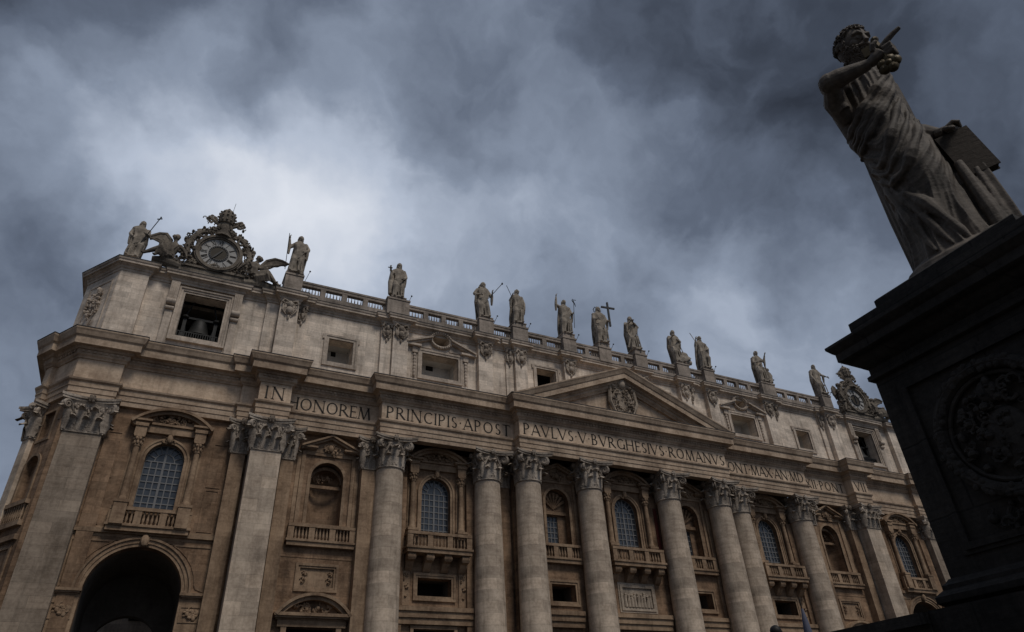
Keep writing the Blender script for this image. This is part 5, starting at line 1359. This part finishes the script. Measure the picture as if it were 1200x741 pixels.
for i in range(110):
    a = 2 * PI * i / 110; rr_ = .74 + rq.uniform(-.06, .06); b.ball((rr_ * math.cos(a), -.10, 3.56 + rr_ * 1.02 * math.sin(a)), (.045, .03, .045), 6, mat=Mp)
b.ball((0, -.03, 3.42), (.28, .06, .38), 14, mat=Mp); b.ball((0, -.05, 3.98), (.13, .07, .15), 12, mat=Mp)
blobs(b, 0, -.02, 3.54, 1.1, 1.1, 90, 9, .03, .075, .12, mat=Mp); blobs(b, 0, -.02, 2.62, 1.4, .26, 26, 10, .03, .07, .1, mat=Mp)
b.build('wreathed_arms', 'pedestal', pedo)
cw = MB(); cw.box(-38.42, -37.6, -58.48, -48.0, -1.0, 1.66); cw.box(-38.5, -37.5, -58.48, -47.95, 1.662, 1.79); rq = random.Random(3)
tag(cw.build('stair_wall', 'pedestal'), 'low dark stone stair wall running back from the foreground pedestal', 'wall')

# ================================================================ FOREGROUND STATUE (bearded saint with keys)
az = R(68.1)
ST = empty('saint_with_keys_statue', (PEDC.x, PEDC.y, 6.09), 0, label='huge dark statue of a bearded robed man holding keys and pointing, on the foreground pedestal', cat='statue')
ST.rotation_euler = (0, 0, -R(68.0) + PI / 2 - PI / 2)
ST.rotation_euler = (0, 0, -R(68.0))
def big():
    mb = MB(); n = 120; rings = []
    prof = [(0.0, -.17, -.12, .60, .60), (.25, -.17, -.12, .60, .60), (.7, -.17, -.10, .55, .57), (1.3, -.18, -.08, .50, .54), (1.9, -.19, -.07, .49, .52), (2.5, -.22, -.05, .50, .49), (3.0, -.27, -.02, .50, .46), (3.5, -.32, .0, .50, .44), (4.0, -.34, .0, .51, .42), (4.4, -.34, -.02, .52, .41), (4.66, -.33, -.02, .46, .36), (4.84, -.30, -.04, .28, .26), (4.96, -.26, -.05, .2, .2)]
    Z = [p[0] for p in prof]
    def S(deg, z, k=1.0):          # point on the robed body at an angle (270 = towards the viewer) and height
        cx, cy, rx, ry = (float(np.interp(z, Z, [p[i] for p in prof])) for i in (1, 2, 3, 4))
        a = R(deg)
        kb = .26 * math.exp(-((z - 1.95) / .55) ** 2 - ((deg - 292) / 32) ** 2) + .14 * math.exp(-((z - 2.7) / .5) ** 2 - ((deg - 285) / 30) ** 2)
        return Vector((cx + rx * (k + kb) * math.cos(a), cy + ry * (k + kb) * math.sin(a), z))
    from mathutils import noise as nz_
    def rid(x, p=1.0): return (1 - 2 * abs(math.sin(PI * x)) ** p)
    def sst(a, b, x):
        t = min(1, max(0, (x - a) / (b - a))); return t * t * (3 - 2 * t)
    def cloth(d, z):
        w1_ = nz_.noise(Vector((d / 38, z * .8, 3.1))); w2_ = nz_.noise(Vector((d / 60 + 9, z * 1.3, 7.7))); w3_ = nz_.noise(Vector((d / 22, z * 2.2, 1.3)))
        # U-shaped loops hanging across the front; long falls below; pleats on the chest
        u = (d - 200) / 145
        loop = z + (1.05 * math.sin(PI * min(1, max(0, u))) if 0 < u < 1 else 0) - .55 * u
        L1 = rid(loop / .52 + .55 * w1_ + .2, .8) * (.55 + .9 * max(-.4, w2_))
        L2 = rid(loop / .23 + .9 * w1_ + .6 * w2_, .8) * (.4 + .9 * max(-.3, w3_))
        V1 = rid(d / 24 + .16 * z + .9 * w1_, .8) * (.7 + .8 * w2_)
        V2 = rid(d / 11 - .25 * z + 1.1 * w2_, .8) * (.4 + .6 * w3_)
        lo = 1 - sst(.9, 1.7, z + .25 * w1_ - .25 * math.sin(PI * min(1, max(0, u))))
        mid = (1 - lo) * (1 - sst(3.35, 3.6, z - .45 * (d - 200) / 145)) * (1 if 180 < d < 350 else .4)
        top = sst(3.35, 3.6, z - .45 * (d - 200) / 145) * (1 - sst(4.5, 4.75, z))
        thigh = math.exp(-((z - 2.35) / .50) ** 2 - ((d - 292) / 22) ** 2)
        out = lo * (.085 * V1 + .035 * V2) + mid * (1 - .85 * thigh) * (.085 * L1 + .042 * L2) + top * .035 * rid(d / 12 + .35 * w1_, .8)
        return out
    nn2 = 240
    for z in np.linspace(0, 4.96, 230):
        rings.append([S(360 * i / nn2, z, 1 + cloth(360 * i / nn2, float(z))) for i in range(nn2)])
    mb.loft(rings)
    rr0 = random.Random(21)
    def fold(pts, r, k=1.0):       # a soft ridge of cloth along (angle, height) points on the body
        m_ = []
        for i in range(len(pts) - 1):
            for j in range(5):
                q = j / 5
                m_.append((pts[i][0] + (pts[i + 1][0] - pts[i][0]) * q, pts[i][1] + (pts[i + 1][1] - pts[i][1]) * q))
        m_.append(pts[-1]); L_ = len(m_)
        for _ in range(3): m_ = [m_[0]] + [((m_[i - 1][0] + 2 * m_[i][0] + m_[i + 1][0]) / 4, (m_[i - 1][1] + 2 * m_[i][1] + m_[i + 1][1]) / 4) for i in range(1, L_ - 1)] + [m_[-1]]
        mb.tube([S(a, z, k + .02 * math.sin(i * .9 + pts[0][1] * 5)) for i, (a, z) in enumerate(m_)], [r * (.25 + .75 * math.sin(PI * min(1, max(.0, i / (L_ - 1)))) ** .6) * (1 + .25 * math.sin(i * 1.3 + pts[0][1] * 9)) for i in range(L_)], 8)
    for k in range(3):
        dz = .42 * k
        fold([(338, 3.7 - dz * .7), (306, 3.30 - dz * .9), (268, 2.62 - dz * .9), (232, 2.25 - dz * .5), (206, 2.6 - dz * .5)], (.075, .05, .085)[k], 1.01)
    for k in range(3):
        fold([(208 + 16 * k, 2.1 - .25 * k), (230 + 18 * k, 1.2), (252 + 22 * k, .3)], (.08, .06, .09)[k], 1.01)
    # gathered roll of cloth from the near hip up to the far shoulder
    for k in range(5):
        o = k * .12 + rr0.uniform(-.03, .03)
        fold([(176, 3.42 - o), (212, 3.35 - o), (250, 3.50 - o), (290, 3.85 - o), (325, 4.2 - o * .8), (352, 4.5 - o * .6)], (.09, .05, .075, .045, .06)[k], 1.03)
    # tunic pleats on the chest
    for k in range(6):
        a = 210 + 17 * k + rr0.uniform(-5, 5); fold([(a * .8 + 52, 4.66), (a, 4.1), (a - 4, 3.55 + .04 * k)], rr0.uniform(.018, .042))
    for k in range(3): fold([(225, 4.62 - .03 * k), (268, 4.36 - .05 * k), (312, 4.6 - .03 * k)], .024)
    # long straight back fall of the mantle, and cloth block behind the book
    mb.loft([[(-.76 + e_, .12, z), (-.62 + e_, .02, z), (-.3, .1, z), (-.2, .5, z), (-.5, .60, z), (-.76 + e_, .50, z)] for e_, z in ((-.02, .10), (.0, 1.2), (.0, 2.4), (.02, 3.1), (.10, 3.6))], False)
    for k in range(3): mb.tube([(-.74 + .05 * k, .28 - .12 * k, 3.2), (-.75 + .06 * k, .24 - .12 * k, 1.7), (-.75 + .06 * k, .24 - .12 * k, .1)], [.05, .07, .06], 8)
    mb.tube([(-.66, -.05, 3.75), (-.72, -.08, 3.3), (-.62, -.1, 2.7)], [.14, .15, .08], 12)
    mb.loft([[(.25, -.20, z), (.70 + e_, -.16, z), (.74 + e_, .40, z), (.3, .55, z)] for z, e_ in ((.0, .08), (.9, .05), (1.75, 0))], False)
    mb.tube([(.40, -.20, 1.9), (.46, -.27, .9), (.50, -.27, .05)], [.07, .11, .13], 10); mb.tube([(.56, -.16, 1.7), (.62, -.18, .05)], [.05, .07], 8)
    # feet
    mb.tube([(.22, -.40, .30), (.36, -.66, .22), (.44, -.84, .16)], [.15, .13, .085], 12)
    for k in range(5): mb.tube([(.38 + .042 * k, -.84 + .02 * k, .16), (.42 + .045 * k, -.93 + .02 * k, .14)], [.038, .028], 8)
    # right arm (near): shoulder, elbow low towards the viewer, forearm across to the hand
    S_ = Vector((-.62, -.24, 4.52)); E_ = Vector((-.68, -.92, 4.12)); W_ = Vector((-.02, -.80, 4.14))
    mb.ball((-.60, -.20, 4.50), (.26, .26, .26), 16)
    mb.tube([S_, S_.lerp(E_, .35), S_.lerp(E_, .7), E_], [.25, .235, .21, .175], 16)
    mb.ball(E_, (.175, .175, .175), 14)
    mb.tube([E_ + Vector((.02, .08, -.03)), (-.74, -.55, 3.98), (-.70, -.25, 3.7)], [.15, .20, .16], 12)
    mb.tube([(-.55, -.5, 4.4), (-.74, -.62, 4.1), (-.66, -.50, 3.75)], [.12, .14, .10], 12)
    mb.tube([E_, E_.lerp(W_, .25), E_.lerp(W_, .6), W_], [.165, .17, .135, .095], 16)
    mb.tube([(-.72, .05, 4.45), (-.78, -.3, 4.25), (-.72, -.55, 4.05)], [.17, .18, .13], 12)    # sleeve edge on the upper arm
    mb.tube([(-.74, -.15, 4.35), (-.76, -.25, 3.9), (-.74, -.15, 3.4)], [.15, .15, .12], 12)
    # hand: palm, extended index, curled fingers round the key, thumb
    P_ = Vector((.17, -.78, 4.22))
    mb.tube([W_, W_.lerp(P_, .6), P_ + Vector((.04, -.01, .02))], [.10, .145, .145], 12, flat=.8)
    K1 = P_ + Vector((.06, -.03, .09)); mb.tube([K1, K1 + Vector((.14, -.02, .09)), K1 + Vector((.25, -.02, .15)), K1 + Vector((.38, -.02, .20))], [.060, .055, .048, .036], 10)
    for k in range(3):
        K = P_ + Vector((.085, -.05 + .015 * k, .03 - .062 * k)); mb.tube([K, K + Vector((.12, -.03, .01)), K + Vector((.14, .05, -.03)), K + Vector((.05, .09, -.04))], [.058, .056, .05, .04], 10)
    K = P_ + Vector((-.06, -.10, .06)); mb.tube([K, K + Vector((.04, -.05, .09)), K + Vector((.11, -.04, .15))], [.05, .045, .035], 10)
    # left arm low, hand holding the book
    S2_ = Vector((-.02, .22, 4.35)); E2 = Vector((.02, .36, 3.3)); W2 = Vector((.36, -.08, 2.66))
    mb.tube([S2_, S2_.lerp(E2, .5), E2], [.24, .22, .19], 14); mb.tube([E2, E2.lerp(W2, .5), W2], [.19, .17, .11], 12)
    mb.tube([(.04, .25, 3.3), (.18, .15, 2.6), (.34, .1, 1.9), (.40, .1, 1.0)], [.17, .18, .17, .15], 12)
    PL = W2 + Vector((.10, -.05, -.06)); mb.tube([W2, PL], [.10, .11], 10)
    for k in range(4):
        K = PL + Vector((.03, -.06 + .05 * k, .03)); mb.tube([K, K + Vector((.12, 0, .06)), K + Vector((.20, 0, .0))], [.04, .037, .028], 8)
    K = PL + Vector((0, -.10, 0)); mb.tube([K, K + Vector((.07, -.05, -.07)), K + Vector((.14, -.03, -.09))], [.042, .038, .028], 8)
    # neck and head
    HC = Vector((-.13, -.12, 5.36)); mb.tube([(-.26, -.02, 4.72), (-.20, -.05, 5.0), HC], [.25, .205, .2], 16)
    HM = Matrix.Translation(HC) @ Matrix.Rotation(R(50), 4, 'Z') @ Matrix.Rotation(R(24), 4, 'X') @ Matrix.Diagonal((1.12, 1.12, 1.14, 1))
    # face looks along local -Y of HM
    mb.ball((0, .03, .08), (.235, .285, .29), 22, mat=HM); mb.tube([(0, -.03, .06), (0, -.10, -.14)], [.20, .145], 16, mat=HM)
    mb.tube([(0, -.235, .13), (0, -.285, .05), (0, -.335, -.01), (0, -.27, -.04)], [.028, .034, .046, .035], 10, mat=HM)      # nose
    for q in (-1, 1):
        mb.tube([(q * .02, -.252, .135), (q * .09, -.250, .155), (q * .165, -.19, .125)], [.028, .034, .024], 8, mat=HM)      # brow
        mb.ball((q * .085, -.218, .085), (.040, .030, .028), 10, mat=HM)                                                     # eye
        mb.tube([(q * .045, -.236, .062), (q * .085, -.244, .052), (q * .13, -.218, .064)], .011, 6, mat=HM)
        mb.ball((q * .125, -.18, -.015), (.062, .06, .065), 10, mat=HM)                                                      # cheek
        mb.tube([(q * .245, .03, .07), (q * .262, .06, .03), (q * .245, .04, -.04)], [.035, .04, .025], 8, mat=HM)           # ear
        mb.ball((q * .035, -.285, -.03), .026, 8, mat=HM)
    mb.tube([(-.06, -.245, -.105), (0, -.272, -.10), (.06, -.245, -.105)], [.018, .026, .018], 8, mat=HM)                    # lower lip
    mb.tube([(-.10, -.235, -.095), (-.05, -.268, -.068), (0, -.275, -.058), (.05, -.268, -.068), (.10, -.235, -.095)], [.022, .032, .03, .032, .022], 8, mat=HM)   # moustache
    global HEADM
    HEADM = HM
    return mb
def curls():
    mb = MB(); HM = HEADM
    rr = random.Random(11)
    def curl(p, r):
        t0 = rr.uniform(0, 6.28); nrm = Vector(p).normalized(); a = nrm.orthogonal().normalized(); b_ = nrm.cross(a)
        pts = [Vector(p) + (a * math.cos(t0 + j * .95) + b_ * math.sin(t0 + j * .95)) * r * (1 - .10 * j) + nrm * (.007 * j) for j in range(7)]
        mb.tube(pts, [r * .62] * 6 + [r * .4], 6, mat=HM)
    for k in range(620):                               # short curly hair
        v = Vector((rr.gauss(0, 1), rr.gauss(0, 1), rr.gauss(0, 1))).normalized()
        if v.z < -.35 or (v.y < -.42 and v.z < .60) or (abs(v.x) > .6 and v.z < .12 and v.y < .12): continue
        curl((v.x * .240, .03 + v.y * .290, .08 + v.z * .295), rr.uniform(.018, .028))
    for k in range(330):                                # beard
        a = rr.uniform(-1.7, 1.7); z = rr.uniform(-.33, -.08)
        if abs(a) < .5 and z > -.12: continue
        if abs(a) > 1.2: z += rr.uniform(0, .12)
        rad = .235 * (1 + (z + .08) * .9); curl((math.sin(a) * rad * .95, -.045 - math.cos(a) * rad * (.95 if abs(a) < 1 else 1), z), rr.uniform(.017, .027))
    mb.ball((0, -.15, -.20), (.15, .12, .12), 12, mat=HM)
    mb.tube([(-.09, -.27, -.085), (-.04, -.295, -.062), (0, -.292, -.055), (.04, -.295, -.062), (.09, -.27, -.085)], [.02, .028, .024, .028, .02], 8, mat=HM)
    return mb
def rock():
    mb = MB()
    mb.loft([[(r * 1.06 * math.cos(a) * (1 + .05 * math.sin(5 * a)) - .02, r * .82 * math.sin(a), z) for a in [2 * PI * i / 28 for i in range(28)]] for r, z in ((.95, -.02), (1.0, .08), (.96, .20), (.80, .34), (.5, .38))], False)
    return mb
bg_ = big(); rk = rock(); bg_.add(rk.v, rk.f, True)
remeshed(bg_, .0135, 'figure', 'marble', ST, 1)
curls().build('hair_and_beard', 'marble', ST)
kb = MB()
P_ = Vector((.17, -.78, 4.22))
kb.tube([P_ + Vector((.02, -.02, .34)), P_ + Vector((.08, -.03, -.02)), P_ + Vector((.06, -.03, -.24))], .055, 8)
kb.box(P_.x - .20, P_.x - .02, P_.y - .05, P_.y + .03, P_.z + .08, P_.z + .30); kb.ball(P_ + Vector((.04, -.02, .36)), .07, 8)
for k in range(5):
    a = 2 * PI * k / 5; c = P_ + Vector((.06 + .10 * math.cos(a), -.04, -.33 + .10 * math.sin(a)))
    kb.ball(c, (.10, .08, .10), 10); kb.ball(c + Vector((.02 * math.cos(a), -.05, .02 * math.sin(a))), .03, 8)
kb.ball(P_ + Vector((.06, -.06, -.33)), .08, 10)
kb.build('keys', 'gilt', ST)
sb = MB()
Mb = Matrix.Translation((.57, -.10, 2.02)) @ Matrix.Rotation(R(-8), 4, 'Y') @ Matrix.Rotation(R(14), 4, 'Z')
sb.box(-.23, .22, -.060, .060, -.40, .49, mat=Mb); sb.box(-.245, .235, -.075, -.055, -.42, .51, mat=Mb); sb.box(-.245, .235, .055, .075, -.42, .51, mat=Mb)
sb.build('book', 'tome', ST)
sc_ = MB(); sc_.tube([(.52, -.22, 2.58), (.72, .22, 2.62)], .07, 10); sc_.build('scroll', 'marble', ST)

# ================================================================ PASSER-BY, BIRDS, FAR BUILDING
pp = empty('person', (-36.61, -54.35, 0.76), .6, label='dark-haired person, only the crown of the head showing at the bottom edge', cat='person')
mb = MB()
mb.tube([(0, 0, .9), (0, 0, 1.15), (0, 0, 1.38), (0, 0, 1.5)], [.17, .16, .20, .07], 14); mb.ball((0, -.01, 1.63), (.085, .10, .125), 14)
mb.tube([(0, -.105, 1.64), (0, -.13, 1.61)], [.012, .018], 6)
for q in (-1, 1):
    mb.tube([(q * .10, 0, .92), (q * .11, -.02, .5), (q * .11, .02, .08)], [.11, .075, .05], 10); mb.tube([(q * .11, .03, .04), (q * .12, -.16, .03)], [.045, .035], 8)
mb.tube([(-.2, 0, 1.40), (-.26, -.02, 1.12), (-.24, -.16, .90)], [.065, .05, .035], 10); hand(mb, Vector((-.24, -.16, .90)), Vector((0, -.5, -1)), Vector((1, 0, 0)), .2)
mb.tube([(.2, 0, 1.40), (.32, -.06, 1.10), (.38, -.14, 1.0)], [.065, .05, .035], 10); hand(mb, Vector((.38, -.14, 1.0)), Vector((.4, -.6, .2)), Vector((-1, 0, 0)), .2, .9)
remeshed(mb, .014, 'body', 'cloth', pp, 1)
mb = MB(); mb.ball((0, .012, 1.66), (.098, .112, .115), 14); mb.build('hair', 'hair', pp)
pp.scale = (.92, .92, .915)
um = empty('umbrella', (0, 0, 0), label='furled blue-grey umbrella held upright, its tip rising at the bottom edge between two columns', cat='umbrella')
from mathutils import geometry as _g
ub = MB(); ub.lathe([(.02, 0), (.035, .02), (.075, .1), (.085, .3), (.05, .62), (.018, .82)], n=12); ub.build('folded_canopy', 'umbrella', um)
ub = MB(); ub.tube([(0, 0, -.5), (0, 0, .98)], .009, 6); ub.build('shaft', 'iron', um)
um.location = (-36.26, -54.73, 1.78); um.rotation_euler = (0, 0, 0)

for i, (x, y, z, lab) in enumerate(((-70.5, 10, 48.5, 'upper one of the tiny birds left of the church'), (-70.0, 10, 46.9, 'middle one of the tiny birds left of the church'), (-68.2, 10, 44.4, 'lowest and largest of the tiny birds left of the church'))):
    t = empty('bird', (x, y, z), rnd.uniform(0, 3), label=lab, cat='bird', group='birds in the sky')
    mb = MB(); k = (.55, .5, .9)[i]; mb.tube([(0, -.3 * k, 0), (0, 0, .02), (0, .3 * k, 0)], [.03, .08 * k, .02], 6); mb.build('body', 'bird', t)
    for q in (-1, 1):
        mb = MB(); mb.tube([(0, 0, 0), (q * .3 * k, -.02, .14 * k), (q * .65 * k, .08, .04)], [.07 * k, .06 * k, .015], 6, flat=.3); mb.build('wing', 'bird', t)
# building seen through the left passage
fb = empty('far_building', (-48, 22, -1), label='pale building glimpsed through the dark passage at lower left', cat='building')
b = MB(); b.box(-12, 12, 0, 8, 0, 27); b.build('wall', 'attic', fb)
for i in range(4):
    for j in range(3):
        w = MB(); w.box(-7.5 + i * 3.6, -6.1 + i * 3.6, -.06, .05, 6.0 + j * 5, 8.4 + j * 5); w.build('window', 'dark', fb)

cwg = empty('unseen_corridor_wing', (0, 0, 0), label='unseen travertine corridor wing left of the church, added to block sky light', cat='building')  # out of view; added to block sky light and darken the lower left
b = MB(); b.box(-80, -70, -110, -3, -1, 16.5); b.build('wall', 'attic', cwg)
b = MB(); b.box(-80.4, -69.5, -110.4, -2.6, 16.503, 17.6); b.box(-80.0, -69.9, -110, -3, 17.603, 19.2); b.build('cornice', 'attic_trim', cwg)
for i in range(18):
    b = MB(); b.box(-69.995, -69.6, -8.2 - i * 5.8, -6.9 - i * 5.8, -1, 16.5); b.build('pilaster', 'column', cwg)
for i in range(17):
    b = MB(); b.box(-69.98, -69.9, -11.8 - i * 5.8, -9.1 - i * 5.8, 5, 10.5); b.build('window', 'glass', cwg)
